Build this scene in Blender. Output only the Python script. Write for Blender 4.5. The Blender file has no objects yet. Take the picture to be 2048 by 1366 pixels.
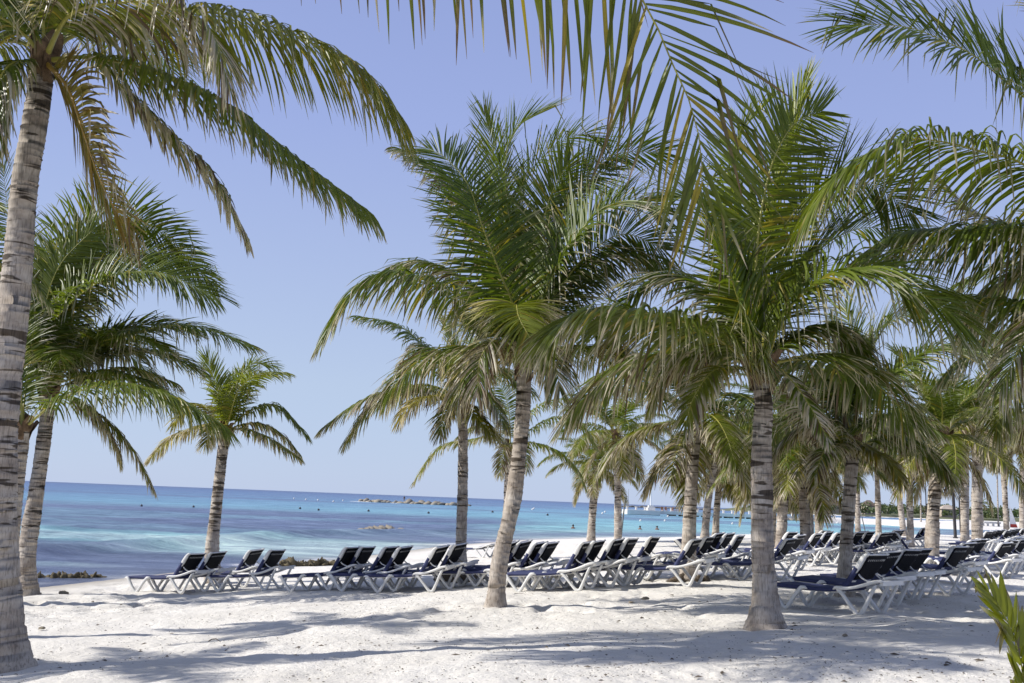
import bpy, bmesh, math, random
import numpy as np
from mathutils import Vector, Matrix

# ------------------------------------------------------------------ camera, sky, sun, exposure
scene = bpy.context.scene
col = scene.collection
FPX, CX, CY = 2100.0, 1024.0, 683.0          # focal length and centre in pixels of the 2048 x 1366 photograph
CAM = Vector((0, 0, 1.45))
PITCH, ROLL = math.radians(8.56), math.radians(2.23)
F_ = Vector((0, math.cos(PITCH), math.sin(PITCH)))
U0 = Vector((0, -math.sin(PITCH), math.cos(PITCH)))
H0 = Vector((1, 0, 0))
R_ = H0 * math.cos(ROLL) + U0 * math.sin(ROLL)
U_ = U0 * math.cos(ROLL) - H0 * math.sin(ROLL)
cd = bpy.data.cameras.new('camera')
cam = bpy.data.objects.new('camera', cd)
col.objects.link(cam)
cd.sensor_width = 36.0
cd.lens = FPX / 2048 * 36.0
cd.clip_start = 0.05
cd.clip_end = 60000
M = Matrix.Identity(4)
for i in range(3):
    M[i][0], M[i][1], M[i][2], M[i][3] = R_[i], U_[i], -F_[i], CAM[i]
cam.matrix_world = M
scene.camera = cam

SUN_EL = math.radians(38.5)
SUN_AZ = math.radians(-90)                    # measured from +Y towards +X: the sun stands to the left, a little behind the camera
sun_dir = Vector((math.sin(SUN_AZ) * math.cos(SUN_EL), math.cos(SUN_AZ) * math.cos(SUN_EL), math.sin(SUN_EL)))
world = bpy.data.worlds.new('World')
scene.world = world
world.use_nodes = True
wn = world.node_tree
wn.nodes.clear()
sky = wn.nodes.new('ShaderNodeTexSky')
sky.sky_type = 'NISHITA'
sky.sun_disc = False
sky.sun_elevation = SUN_EL
sky.sun_rotation = SUN_AZ
sky.altitude = 0
sky.air_density = 1.0
sky.dust_density = 0.2
sky.ozone_density = 2.5
bg = wn.nodes.new('ShaderNodeBackground')
bg.inputs['Strength'].default_value = 0.12
wo = wn.nodes.new('ShaderNodeOutputWorld')
wtc = wn.nodes.new('ShaderNodeTexCoord'); wsep = wn.nodes.new('ShaderNodeSeparateXYZ'); wr = wn.nodes.new('ShaderNodeValToRGB')
wn.links.new(wtc.outputs['Generated'], wsep.inputs[0]); wn.links.new(wsep.outputs[2], wr.inputs[0])
for q, (p_, c_) in enumerate([(0, (.47, .58, .845)), (.10, (.49, .59, .815)), (.20, (.44, .53, .81)), (.34, (.365, .446, .80)), (.48, (.32, .395, .74)), (1, (.25, .29, .45))]):
    e_ = wr.color_ramp.elements[q] if q < 2 else wr.color_ramp.elements.new(p_)
    e_.position = p_; e_.color = (*c_, 1)
wsc = wn.nodes.new('ShaderNodeMixRGB'); wsc.blend_type = 'MULTIPLY'; wsc.inputs[0].default_value = 1; wsc.inputs[2].default_value = (7.7, 7.75, 7.7, 1)
wmx = wn.nodes.new('ShaderNodeMixRGB'); wmx.inputs[0].default_value = .85       # colour gradient by height mixed over the sky texture
wn.links.new(wr.outputs[0], wsc.inputs[1]); wn.links.new(sky.outputs[0], wmx.inputs[1]); wn.links.new(wsc.outputs[0], wmx.inputs[2])
wn.links.new(wmx.outputs[0], bg.inputs[0])
wn.links.new(bg.outputs[0], wo.inputs[0])
sl = bpy.data.lights.new('sun', 'SUN')
sl.energy = 5.0
sl.angle = math.radians(0.53)
sl.color = (1.0, 0.965, 0.91)
so = bpy.data.objects.new('sun', sl)
so.rotation_euler = (-sun_dir).to_track_quat('-Z', 'Y').to_euler()
so.location = (-40, -10, 60)
col.objects.link(so)
scene.view_settings.view_transform = 'Standard'
scene.view_settings.look = 'None'
scene.view_settings.exposure = 0.12
scene.view_settings.gamma = 1.0
scene.cycles.use_denoising = True
scene.cycles.max_bounces = 6
scene.cycles.transparent_max_bounces = 4
scene.cycles.caustics_reflective = False
scene.cycles.caustics_refractive = False

rng = np.random.default_rng(7)
random.seed(7)

# ------------------------------------------------------------------ pixels, terrain
def ray(px, py):
    return (R_ * ((px - CX) / FPX) - U_ * ((py - CY) / FPX) + F_)
def at(px, py, Y):
    d = ray(px, py)
    return CAM + d * (Y / d.y)

SEA = -1.05
SHORE = np.array([(-24, -60), (-17, -20), (-13.4, 8), (-11.4, 24), (-9.6, 32), (-6.8, 38.5), (-3.2, 55), (.8, 67), (6.5, 77.5), (18, 90),
                  (30, 101), (44, 113), (54, 124), (75, 165), (100, 210), (128, 250), (190, 330), (400, 480), (3000, 1500)], float)
def shore_dist(x, y):
    x = np.asarray(x, float); y = np.asarray(y, float)
    best = np.full(np.broadcast(x, y).shape, 1e18); sgn = np.ones_like(best)
    for (ax, ay), (bx, by) in zip(SHORE[:-1], SHORE[1:]):
        dx, dy = bx - ax, by - ay
        t = np.clip(((x - ax) * dx + (y - ay) * dy) / (dx * dx + dy * dy), 0, 1)
        ex, ey = x - (ax + t * dx), y - (ay + t * dy)
        d2 = ex * ex + ey * ey
        s = np.where(ex * dy - ey * dx > 0, 1.0, -1.0)
        m = d2 < best - 1e-9
        best = np.where(m, d2, best); sgn = np.where(m, s, sgn)
    return np.sqrt(best) * sgn
def hash2(ix, iy, seed):
    h = (ix.astype(np.int64) * 374761393 + iy.astype(np.int64) * 668265263 + seed * 1442695041) & 0x7fffffff
    h = ((h ^ (h >> 13)) * 1274126177) & 0x7fffffff
    return ((h ^ (h >> 16)) & 0xffff) / 65535.0
def vnoise(x, y, seed=0):
    x = np.asarray(x, float); y = np.asarray(y, float)
    ix, iy = np.floor(x), np.floor(y)
    fx, fy = x - ix, y - iy
    fx = fx * fx * (3 - 2 * fx); fy = fy * fy * (3 - 2 * fy)
    a, b = hash2(ix, iy, seed), hash2(ix + 1, iy, seed)
    c, d = hash2(ix, iy + 1, seed), hash2(ix + 1, iy + 1, seed)
    return (a * (1 - fx) + b * fx) * (1 - fy) + (c * (1 - fx) + d * fx) * fy
def fbm(x, y, seed=0, o=3):
    s, a = 0, .5
    for k in range(o):
        s = s + a * vnoise(x * 2 ** k, y * 2 ** k, seed + k); a *= .5
    return s
def base_z(x, y):
    d = shore_dist(x, y)
    z = SEA + np.interp(d, [-400, -30, 0, 1.2, 4.7, 7, 9, 11, 12.6, 14, 16, 20, 60, 300], [-14, -2.4, 0, .08, .25, .40, .59, .76, .87, .98, 1.08, 1.13, 1.17, 1.3])
    return z
def ground_z(x, y):
    d = shore_dist(x, y)
    dry = np.clip(d / 3, 0, 1)
    z = base_z(x, y) + dry * ((fbm(np.asarray(x) * .45, np.asarray(y) * .45, 3) - .44) * .16)
    return z
def ground_at(px, py, lift=0.0):
    d = ray(px, py); d = d / d.y
    Y = np.exp(np.linspace(math.log(5), math.log(260), 3000))
    z = CAM.z + d.z * Y
    g = ground_z(d.x * Y, Y) + lift
    k = int(np.argmax(z <= g)) if (z <= g).any() else len(Y) - 1
    y = float(Y[k])
    return Vector((float(d.x * y), y, float(g[k]) - lift))

# ------------------------------------------------------------------ materials
MATS = {}
def mat(name):
    m = bpy.data.materials.new(name); m.use_nodes = True
    nt = m.node_tree; b = nt.nodes['Principled BSDF']
    MATS[name] = m
    return m, nt, b
def nd(nt, t, **kw):
    n = nt.nodes.new(t)
    for k, v in kw.items():
        if k.startswith('i_'):
            n.inputs[k[2:].replace('_', ' ')].default_value = v
        else:
            setattr(n, k, v)
    return n
def ramp(nt, stops):
    n = nt.nodes.new('ShaderNodeValToRGB'); e = n.color_ramp.elements
    while len(e) < len(stops): e.new(.5)
    for s, (p, c) in zip(e, stops):
        s.position = p; s.color = (*c, 1) if len(c) == 3 else c
    return n
def plain(name, c, rough=.6, var=.12, scale=6.0, bump=0.0, bscale=40.0, spec=.4):
    m, nt, b = mat(name)
    tc = nd(nt, 'ShaderNodeTexCoord')
    nz = nd(nt, 'ShaderNodeTexNoise'); nz.inputs['Scale'].default_value = scale; nz.inputs['Detail'].default_value = 5
    nt.links.new(tc.outputs['Object'], nz.inputs['Vector'])
    lo = tuple(x * (1 - var) for x in c); hi = tuple(min(1, x * (1 + var)) for x in c)
    r = ramp(nt, [(.3, lo), (.7, hi)])
    nt.links.new(nz.outputs['Fac'], r.inputs['Fac']); nt.links.new(r.outputs['Color'], b.inputs['Base Color'])
    b.inputs['Roughness'].default_value = rough
    b.inputs['Specular IOR Level'].default_value = spec
    if bump:
        n2 = nd(nt, 'ShaderNodeTexNoise'); n2.inputs['Scale'].default_value = bscale; n2.inputs['Detail'].default_value = 4
        nt.links.new(tc.outputs['Object'], n2.inputs['Vector'])
        bp = nd(nt, 'ShaderNodeBump'); bp.inputs['Strength'].default_value = bump; bp.inputs['Distance'].default_value = .02
        nt.links.new(n2.outputs['Fac'], bp.inputs['Height']); nt.links.new(bp.outputs['Normal'], b.inputs['Normal'])
    return m
plain('white_plastic', (.74, .73, .70), .42, .06, 5)
plain('navy_sling', (.035, .043, .115), .75, .2, 14, .15, 300)
plain('dark_mesh', (.008, .0085, .012), .85, .3, 30, .2, 300, .2)
plain('cord', (.5, .49, .46), .7)
plain('concrete', (.72, .70, .66), .8, .1, .6)
plain('rock', (.22, .19, .14), .9, .45, 2.0, .8, 8)
plain('sea_rock', (.26, .23, .18), .9, .45, .15, .8, 1)
plain('weed', (.13, .105, .06), .95, .5, 9, .8, 30)
plain('dark_wood', (.03, .028, .03), .7, .3, 8)
plain('grey_wood', (.16, .17, .17), .7, .3, 8)
plain('timber', (.42, .17, .07), .7, .2, 8)
plain('thatch', (.17, .13, .10), .95, .3, .5)
plain('far_wall', (.45, .38, .31), .9, .12, .3)
plain('far_glass', (.05, .06, .07), .2, .1, .3)
plain('red_cloth', (.50, .06, .04), .7)
plain('white_cloth', (.78, .78, .78), .7)
plain('green_cloth', (.01, .10, .05), .7)
plain('skin', (.28, .15, .09), .6)
plain('dark_hair', (.02, .015, .012), .6)
plain('buoy', (.75, .72, .68), .5)
plain('buoy_dark', (.06, .06, .07), .5)
plain('sheath', (.17, .115, .07), .95, .5, 9, .9, 60, .1)
plain('twig', (.11, .085, .06), .9, .3, 9)
plain('far_ground', (.13, .14, .07), .95, .3, .05)
plain('orange_fabric', (.36, .17, .09), .8)

def leaf_material(name, trans):
    m, nt, b = mat(name)
    vc = nd(nt, 'ShaderNodeVertexColor', layer_name='Col')
    b.inputs['Roughness'].default_value = .40
    b.inputs['Specular IOR Level'].default_value = .38
    nt.links.new(vc.outputs['Color'], b.inputs['Base Color'])
    tr = nd(nt, 'ShaderNodeBsdfTranslucent')
    mx = nd(nt, 'ShaderNodeMixRGB', blend_type='MULTIPLY'); mx.inputs[0].default_value = 1; mx.inputs[2].default_value = (1.5, 1.5, .7, 1)
    nt.links.new(vc.outputs['Color'], mx.inputs[1]); nt.links.new(mx.outputs[0], tr.inputs[0])
    ms = nd(nt, 'ShaderNodeMixShader'); ms.inputs[0].default_value = trans
    out = nt.nodes['Material Output']
    nt.links.new(b.outputs[0], ms.inputs[1]); nt.links.new(tr.outputs[0], ms.inputs[2]); nt.links.new(ms.outputs[0], out.inputs[0])
leaf_material('leaf', .34)
leaf_material('far_leaf', .15)
m, nt, b = mat('midrib')
vc = nd(nt, 'ShaderNodeVertexColor', layer_name='Col'); nt.links.new(vc.outputs['Color'], b.inputs['Base Color'])
b.inputs['Roughness'].default_value = .45

def trunk_material():
    m, nt, b = mat('trunk')
    uv = nd(nt, 'ShaderNodeUVMap', uv_map='UVMap')           # u = round the trunk 0..1, v = metres along it
    oi = nd(nt, 'ShaderNodeObjectInfo')
    tc = nd(nt, 'ShaderNodeTexCoord')
    sep = nd(nt, 'ShaderNodeSeparateXYZ'); nt.links.new(uv.outputs[0], sep.inputs[0])
    ad = nd(nt, 'ShaderNodeVectorMath', operation='ADD'); nt.links.new(tc.outputs['Object'], ad.inputs[0])
    sc_ = nd(nt, 'ShaderNodeMath', operation='MULTIPLY'); sc_.inputs[1].default_value = 37.0
    nt.links.new(oi.outputs['Random'], sc_.inputs[0]); nt.links.new(sc_.outputs[0], ad.inputs[1])
    # pale grey bark with blotches
    n1 = nd(nt, 'ShaderNodeTexNoise'); n1.inputs['Scale'].default_value = 3.2; n1.inputs['Detail'].default_value = 7; n1.inputs['Roughness'].default_value = .65
    nt.links.new(ad.outputs[0], n1.inputs['Vector'])
    c1 = ramp(nt, [(.28, (.23, .185, .145)), (.45, (.38, .325, .27)), (.62, (.51, .455, .39)), (.8, (.66, .615, .545))])
    nt.links.new(n1.outputs['Fac'], c1.inputs['Fac'])
    # dark leaf scars: thin uneven bands, strongly stretched round the trunk
    mp = nd(nt, 'ShaderNodeMapping'); mp.inputs['Scale'].default_value = (1.6, 1.6, 13.0)
    nt.links.new(ad.outputs[0], mp.inputs['Vector'])
    n2 = nd(nt, 'ShaderNodeTexNoise'); n2.inputs['Scale'].default_value = 1.0; n2.inputs['Detail'].default_value = 3; n2.inputs['Distortion'].default_value = .5
    nt.links.new(mp.outputs[0], n2.inputs['Vector'])
    n3 = nd(nt, 'ShaderNodeTexNoise'); n3.inputs['Scale'].default_value = 1.3; n3.inputs['Detail'].default_value = 2
    nt.links.new(ad.outputs[0], n3.inputs['Vector'])
    m2 = nd(nt, 'ShaderNodeMath', operation='MULTIPLY_ADD'); m2.inputs[1].default_value = .35; nt.links.new(n3.outputs['Fac'], m2.inputs[0]); nt.links.new(n2.outputs['Fac'], m2.inputs[2])
    # fewer scars towards the foot
    hv = nd(nt, 'ShaderNodeMapRange'); hv.inputs[1].default_value = .3; hv.inputs[2].default_value = 1.9; hv.inputs[3].default_value = -.12; hv.inputs[4].default_value = .015
    nt.links.new(sep.outputs[1], hv.inputs[0])
    a2 = nd(nt, 'ShaderNodeMath', operation='ADD'); nt.links.new(m2.outputs[0], a2.inputs[0]); nt.links.new(hv.outputs[0], a2.inputs[1])
    r2 = ramp(nt, [(.75, (0, 0, 0)), (.79, (1, 1, 1))]); nt.links.new(a2.outputs[0], r2.inputs['Fac'])
    mx = nd(nt, 'ShaderNodeMixRGB'); mx.inputs[2].default_value = (.060, .045, .032, 1)
    fm = nd(nt, 'ShaderNodeMath', operation='MULTIPLY'); fm.inputs[1].default_value = .9; nt.links.new(r2.outputs[0], fm.inputs[0])
    nt.links.new(fm.outputs[0], mx.inputs[0]); nt.links.new(c1.outputs[0], mx.inputs[1])
    # fine vertical cracks
    mp3 = nd(nt, 'ShaderNodeMapping'); mp3.inputs['Scale'].default_value = (55, 55, 7)
    nt.links.new(ad.outputs[0], mp3.inputs['Vector'])
    n4 = nd(nt, 'ShaderNodeTexNoise'); n4.inputs['Scale'].default_value = 1; n4.inputs['Detail'].default_value = 4
    nt.links.new(mp3.outputs[0], n4.inputs['Vector'])
    r4 = ramp(nt, [(.36, (.55, .55, .55)), (.5, (1, 1, 1))]); nt.links.new(n4.outputs['Fac'], r4.inputs['Fac'])
    m4 = nd(nt, 'ShaderNodeMixRGB', blend_type='MULTIPLY'); m4.inputs[0].default_value = .8
    nt.links.new(mx.outputs[0], m4.inputs[1]); nt.links.new(r4.outputs[0], m4.inputs[2])
    nt.links.new(m4.outputs[0], b.inputs['Base Color'])
    b.inputs['Roughness'].default_value = .9; b.inputs['Specular IOR Level'].default_value = .2
    bp = nd(nt, 'ShaderNodeBump'); bp.inputs['Strength'].default_value = .55; bp.inputs['Distance'].default_value = .012
    nt.links.new(n4.outputs['Fac'], bp.inputs['Height']); nt.links.new(bp.outputs[0], b.inputs['Normal'])
trunk_material()

def sand_material():
    m, nt, b = mat('sand')
    tc = nd(nt, 'ShaderNodeTexCoord')
    n1 = nd(nt, 'ShaderNodeTexNoise'); n1.inputs['Scale'].default_value = .7; n1.inputs['Detail'].default_value = 8; n1.inputs['Roughness'].default_value = .6
    nt.links.new(tc.outputs['Object'], n1.inputs['Vector'])
    c = ramp(nt, [(.3, (.73, .69, .62)), (.7, (.85, .81, .74))]); nt.links.new(n1.outputs['Fac'], c.inputs['Fac'])
    # grains and specks of shell and weed
    v = nd(nt, 'ShaderNodeTexVoronoi'); v.inputs['Scale'].default_value = 26
    nt.links.new(tc.outputs['Object'], v.inputs['Vector'])
    n2 = nd(nt, 'ShaderNodeTexNoise'); n2.inputs['Scale'].default_value = 1.7; n2.inputs['Detail'].default_value = 3
    nt.links.new(tc.outputs['Object'], n2.inputs['Vector'])
    th = nd(nt, 'ShaderNodeMapRange'); th.inputs[1].default_value = .35; th.inputs[2].default_value = .75; th.inputs[3].default_value = .05; th.inputs[4].default_value = .20
    nt.links.new(n2.outputs['Fac'], th.inputs[0])
    lt = nd(nt, 'ShaderNodeMath', operation='LESS_THAN'); nt.links.new(v.outputs['Distance'], lt.inputs[0]); nt.links.new(th.outputs[0], lt.inputs[1])
    f = nd(nt, 'ShaderNodeMath', operation='MULTIPLY'); f.inputs[1].default_value = .55; nt.links.new(lt.outputs[0], f.inputs[0])
    mx = nd(nt, 'ShaderNodeMixRGB'); mx.inputs[2].default_value = (.23, .20, .16, 1)
    nt.links.new(f.outputs[0], mx.inputs[0]); nt.links.new(c.outputs[0], mx.inputs[1])
    v2 = nd(nt, 'ShaderNodeTexVoronoi'); v2.inputs['Scale'].default_value = 5.5; v2.inputs['Randomness'].default_value = 1
    nd2 = nd(nt, 'ShaderNodeTexNoise'); nd2.inputs['Scale'].default_value = 22
    nt.links.new(tc.outputs['Object'], nd2.inputs['Vector'])
    va = nd(nt, 'ShaderNodeVectorMath', operation='MULTIPLY_ADD'); va.inputs[1].default_value = (.10, .10, .10)
    nt.links.new(nd2.outputs['Color'], va.inputs[0]); nt.links.new(tc.outputs['Object'], va.inputs[2]); nt.links.new(va.outputs[0], v2.inputs['Vector'])
    l2 = nd(nt, 'ShaderNodeMath', operation='LESS_THAN'); l2.inputs[1].default_value = .085; nt.links.new(v2.outputs['Distance'], l2.inputs[0])
    f2 = nd(nt, 'ShaderNodeMath', operation='MULTIPLY'); f2.inputs[1].default_value = .5; nt.links.new(l2.outputs[0], f2.inputs[0])
    mxb = nd(nt, 'ShaderNodeMixRGB'); mxb.inputs[2].default_value = (.26, .23, .18, 1)
    nt.links.new(f2.outputs[0], mxb.inputs[0]); nt.links.new(mx.outputs[0], mxb.inputs[1]); mx = mxb
    # wet sand by the water: attribute written on the mesh
    at_ = nd(nt, 'ShaderNodeAttribute', attribute_name='wet')
    m2 = nd(nt, 'ShaderNodeMixRGB'); m2.inputs[2].default_value = (.36, .32, .26, 1)
    nt.links.new(at_.outputs['Fac'], m2.inputs[0]); nt.links.new(mx.outputs[0], m2.inputs[1])
    nt.links.new(m2.outputs[0], b.inputs['Base Color'])
    b.inputs['Roughness'].default_value = .95; b.inputs['Specular IOR Level'].default_value = .15
    n3 = nd(nt, 'ShaderNodeTexNoise'); n3.inputs['Scale'].default_value = 9; n3.inputs['Detail'].default_value = 9; n3.inputs['Roughness'].default_value = .7
    nt.links.new(tc.outputs['Object'], n3.inputs['Vector'])
    bp = nd(nt, 'ShaderNodeBump'); bp.inputs['Strength'].default_value = .85; bp.inputs['Distance'].default_value = .07
    nt.links.new(n3.outputs['Fac'], bp.inputs['Height']); nt.links.new(bp.outputs[0], b.inputs['Normal'])
sand_material()

def water_material():
    m, nt, b = mat('water')
    vc = nd(nt, 'ShaderNodeVertexColor', layer_name='Col')
    tc = nd(nt, 'ShaderNodeTexCoord')
    mp = nd(nt, 'ShaderNodeMapping'); mp.inputs['Scale'].default_value = (.45, 1.0, 1); mp.inputs['Rotation'].default_value = (0, 0, .12)
    nt.links.new(tc.outputs['Object'], mp.inputs['Vector'])
    n1 = nd(nt, 'ShaderNodeTexNoise'); n1.inputs['Scale'].default_value = 1.6; n1.inputs['Detail'].default_value = 9; n1.inputs['Roughness'].default_value = .7
    n2 = nd(nt, 'ShaderNodeTexNoise'); n2.inputs['Scale'].default_value = .12; n2.inputs['Detail'].default_value = 6
    n3 = nd(nt, 'ShaderNodeTexNoise'); n3.inputs['Scale'].default_value = .32; n3.inputs['Detail'].default_value = 10; n3.inputs['Roughness'].default_value = .82
    for n in (n1, n2, n3): nt.links.new(mp.outputs[0], n.inputs['Vector'])
    r = ramp(nt, [(.34, (.38, .42, .52)), (.5, (.95, .95, .96)), (.66, (1.75, 1.62, 1.45))]); nt.links.new(n3.outputs['Fac'], r.inputs['Fac'])  # light and dark of the ripples painted into the water colour
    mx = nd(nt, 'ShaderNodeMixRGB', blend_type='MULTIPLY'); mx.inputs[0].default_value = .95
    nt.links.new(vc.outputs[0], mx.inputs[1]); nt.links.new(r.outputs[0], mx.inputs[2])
    mp4 = nd(nt, 'ShaderNodeMapping'); mp4.inputs['Scale'].default_value = (.16, .62, 1); mp4.inputs['Rotation'].default_value = (0, 0, .10)
    n4 = nd(nt, 'ShaderNodeTexNoise'); n4.inputs['Scale'].default_value = 1; n4.inputs['Detail'].default_value = 6; n4.inputs['Roughness'].default_value = .75
    nt.links.new(tc.outputs['Object'], mp4.inputs['Vector']); nt.links.new(mp4.outputs[0], n4.inputs['Vector'])
    r4 = ramp(nt, [(.36, (.56, .60, .68)), (.5, (1, 1, 1)), (.64, (1.45, 1.38, 1.28))]); nt.links.new(n4.outputs['Fac'], r4.inputs['Fac'])  # long wave streaks, their light and shade painted in as colour too
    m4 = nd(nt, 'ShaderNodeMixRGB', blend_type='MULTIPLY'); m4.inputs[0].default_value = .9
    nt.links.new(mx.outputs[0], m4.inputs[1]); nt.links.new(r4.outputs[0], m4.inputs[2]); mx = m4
    nt.links.new(mx.outputs[0], b.inputs['Base Color'])
    b.inputs['Roughness'].default_value = .3; b.inputs['IOR'].default_value = 1.33; b.inputs['Specular IOR Level'].default_value = .22
    b1 = nd(nt, 'ShaderNodeBump'); b1.inputs['Strength'].default_value = 1.0; b1.inputs['Distance'].default_value = .5
    b2 = nd(nt, 'ShaderNodeBump'); b2.inputs['Strength'].default_value = .5; b2.inputs['Distance'].default_value = .9
    nt.links.new(n1.outputs['Fac'], b1.inputs['Height']); nt.links.new(n2.outputs['Fac'], b2.inputs['Height'])
    nt.links.new(b2.outputs[0], b1.inputs['Normal']); nt.links.new(b1.outputs[0], b.inputs['Normal'])
water_material()

# ------------------------------------------------------------------ mesh helpers
def np_mesh(name, V, faces, mats, colors=None, smooth=True, fmat=None):
    """V (n,3); faces = (m,4) or (m,3) int array"""
    V = np.asarray(V, np.float32).reshape(-1, 3); Fc = np.asarray(faces, np.int32); k = Fc.shape[1]
    me = bpy.data.meshes.new(name)
    me.vertices.add(len(V)); me.vertices.foreach_set('co', V.ravel())
    me.loops.add(Fc.size); me.loops.foreach_set('vertex_index', Fc.ravel())
    me.polygons.add(len(Fc))
    me.polygons.foreach_set('loop_start', np.arange(0, Fc.size, k, dtype=np.int32))
    me.polygons.foreach_set('loop_total', np.full(len(Fc), k, np.int32))
    if smooth: me.polygons.foreach_set('use_smooth', np.ones(len(Fc), bool))
    for mm in (mats if isinstance(mats, (list, tuple)) else [mats]): me.materials.append(MATS[mm])
    if fmat is not None: me.polygons.foreach_set('material_index', np.asarray(fmat, np.int32))
    if colors is not None:
        c = np.ones((len(V), 4), np.float32); c[:, :3] = colors
        ca = me.color_attributes.new('Col', 'FLOAT_COLOR', 'POINT'); ca.data.foreach_set('color', c.ravel())
    me.update(calc_edges=True)
    return me
def link(name, me, parent=None):
    o = bpy.data.objects.new(name, me); col.objects.link(o)
    if parent: o.parent = parent
    return o
def empty(name, loc, rz=0):
    o = bpy.data.objects.new(name, None); col.objects.link(o); o.location = loc; o.rotation_euler = (0, 0, rz)
    o.empty_display_size = .2
    return o
def tag(o, label=None, cat=None, group=None, kind=None):
    if label: o['label'] = label
    if cat: o['category'] = cat
    if group: o['group'] = group
    if kind: o['kind'] = kind
    return o
def bm_mesh(name, bm, mats, smooth=False, bevel=0.0):
    if bevel:
        bmesh.ops.bevel(bm, geom=bm.edges[:], offset=bevel, segments=2, affect='EDGES', clamp_overlap=True)
    me = bpy.data.meshes.new(name); bm.normal_update(); bm.to_mesh(me); bm.free()
    for mm in (mats if isinstance(mats, (list, tuple)) else [mats]): me.materials.append(MATS[mm])
    if smooth: me.polygons.foreach_set('use_smooth', np.ones(len(me.polygons), bool))
    return me
def bm_box(bm, c, s, rot=None):
    mtx = Matrix.Translation(c) @ (rot.to_4x4() if rot else Matrix.Identity(4)) @ Matrix.Diagonal((*s, 1))
    return bmesh.ops.create_cube(bm, size=1, matrix=mtx)['verts']
def catmull(P, n):
    P = np.asarray(P, float)
    Q = np.vstack([2 * P[0] - P[1], P, 2 * P[-1] - P[-2]])
    m = len(P) - 1
    t = np.linspace(0, m, n); k = np.minimum(t.astype(int), m - 1); u = (t - k)[:, None]
    a, b_, c, d = Q[k], Q[k + 1], Q[k + 2], Q[k + 3]
    C = .5 * (2 * b_ + (c - a) * u + (2 * a - 5 * b_ + 4 * c - d) * u ** 2 + (3 * b_ - a - 3 * c + d) * u ** 3)
    # even arc length
    L = np.concatenate([[0], np.cumsum(np.linalg.norm(np.diff(C, axis=0), axis=1))])
    s = np.linspace(0, L[-1], n)
    return np.stack([np.interp(s, L, C[:, i]) for i in range(3)], 1), L[-1]
def unit(v):
    return v / np.maximum(np.linalg.norm(v, axis=-1, keepdims=True), 1e-9)
def tube_np(C, rad, seg=8, flat=1.0, side=None):
    """sweep of an ellipse along C (n,3) with radii (n,)"""
    C = np.asarray(C, float); n = len(C); rad = np.broadcast_to(rad, (n,))
    T = unit(np.gradient(C, axis=0))
    S = np.array([1., 0, 0]) if side is None else np.asarray(side, float)
    if abs(T[0] @ S) > .9: S = np.array([0, 1., 0])
    A = []; 
    for i in range(n):
        S = S - (S @ T[i]) * T[i]; S = S / np.linalg.norm(S); A.append(S)
    A = np.array(A); B = np.cross(T, A)
    th = np.linspace(0, 2 * np.pi, seg, endpoint=False)
    V = C[:, None] + rad[:, None, None] * (np.cos(th)[None, :, None] * A[:, None] + flat * np.sin(th)[None, :, None] * B[:, None])
    V = V.reshape(-1, 3)
    i = np.arange(n - 1)[:, None] * seg; j = np.arange(seg)[None]; j2 = (j + 1) % seg
    Fq = np.stack([i + j, i + j2, i + seg + j2, i + seg + j], -1).reshape(-1, 4)
    # end caps as collapsed quads
    cap = []
    for base in (0, (n - 1) * seg):
        for q in range(1, seg - 1, 2):
            cap.append([base, base + q, base + q + 1, base + min(q + 2, seg - 1) if q + 2 < seg else base])
    cap = [c for c in cap if len(set(c)) == 4]
    Fq = np.vstack([Fq, np.array(cap, int)]) if cap else Fq
    return V, Fq

# ------------------------------------------------------------------ ground and sea
def polar_grid(rs, th):
    x = rs[:, None] * np.sin(th)[None]; y = rs[:, None] * np.cos(th)[None]
    n, k = len(rs), len(th)
    i = np.arange(n - 1)[:, None] * k; j = np.arange(k - 1)[None]
    Fq = np.stack([i + j, i + j + 1, i + k + j + 1, i + k + j], -1).reshape(-1, 4)
    return x, y, Fq
def angles():
    return np.radians(np.concatenate([np.arange(-180, -40, 5.), np.arange(-40, -32, 1.), np.arange(-32, 32, .17), np.arange(32, 40, 1.), np.arange(40, 181, 5.)]))
rs = np.concatenate([[.02, 1, 2.5, 4, 5.5], 7 * 1.0065 ** np.arange(0, 270), 40.3 * 1.03 ** np.arange(1, 150)])
x, y, Fq = polar_grid(rs, angles())
z = ground_z(x, y); d = shore_dist(x, y)
near = np.clip((60 - np.hypot(x, y)) / 40, 0, 1) * np.clip(d / 2.5, 0, 1)
z = z + near * ((fbm(x * 1.9, y * 1.9, 11, 3) - .44) * .06 + (vnoise(x * 6, y * 6, 23) - .5) * .018 + (vnoise(x * 14, y * 10, 24) - .5) * .010)
# trampled sand: footprints between the loungers and the water
foot = np.clip((fbm(x * .25, y * .25, 31) - .30) * 5, 0, 1) * np.clip((y - 13.5) / 3, 0, 1) * near
z = z - foot * (np.clip(vnoise(x * 3.3, y * 2.6, 41) - .52, 0, 1) * .26 + np.clip(vnoise(x * 6.1, y * 4.4, 43) - .55, 0, 1) * .10)
# raked and driven furrows low on the right
furr = np.exp(-((y - 9.6 - .06 * x) / .45) ** 2) * np.clip((x - .5) / 1.5, 0, 1) + .5 * np.exp(-((y - 11.6 + .1 * x) / .35) ** 2) * np.clip((x - 2) / 1.5, 0, 1)
z = z + furr * (np.sin(x * 26 + 6 * vnoise(x * 2, y * 2, 5) + y * 14) * .015 - .014)
# small heaps of sand at the feet of the near palms
me = np_mesh('beach', np.stack([x, y, z], -1), Fq, 'sand')
wet = np.clip(1 - d / 1.6, 0, 1) * (d > -60) * .85
a_ = me.attributes.new('wet', 'FLOAT', 'POINT'); a_.data.foreach_set('value', wet.astype(np.float32).ravel())
beach = tag(link('beach', me), kind='structure')

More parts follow.
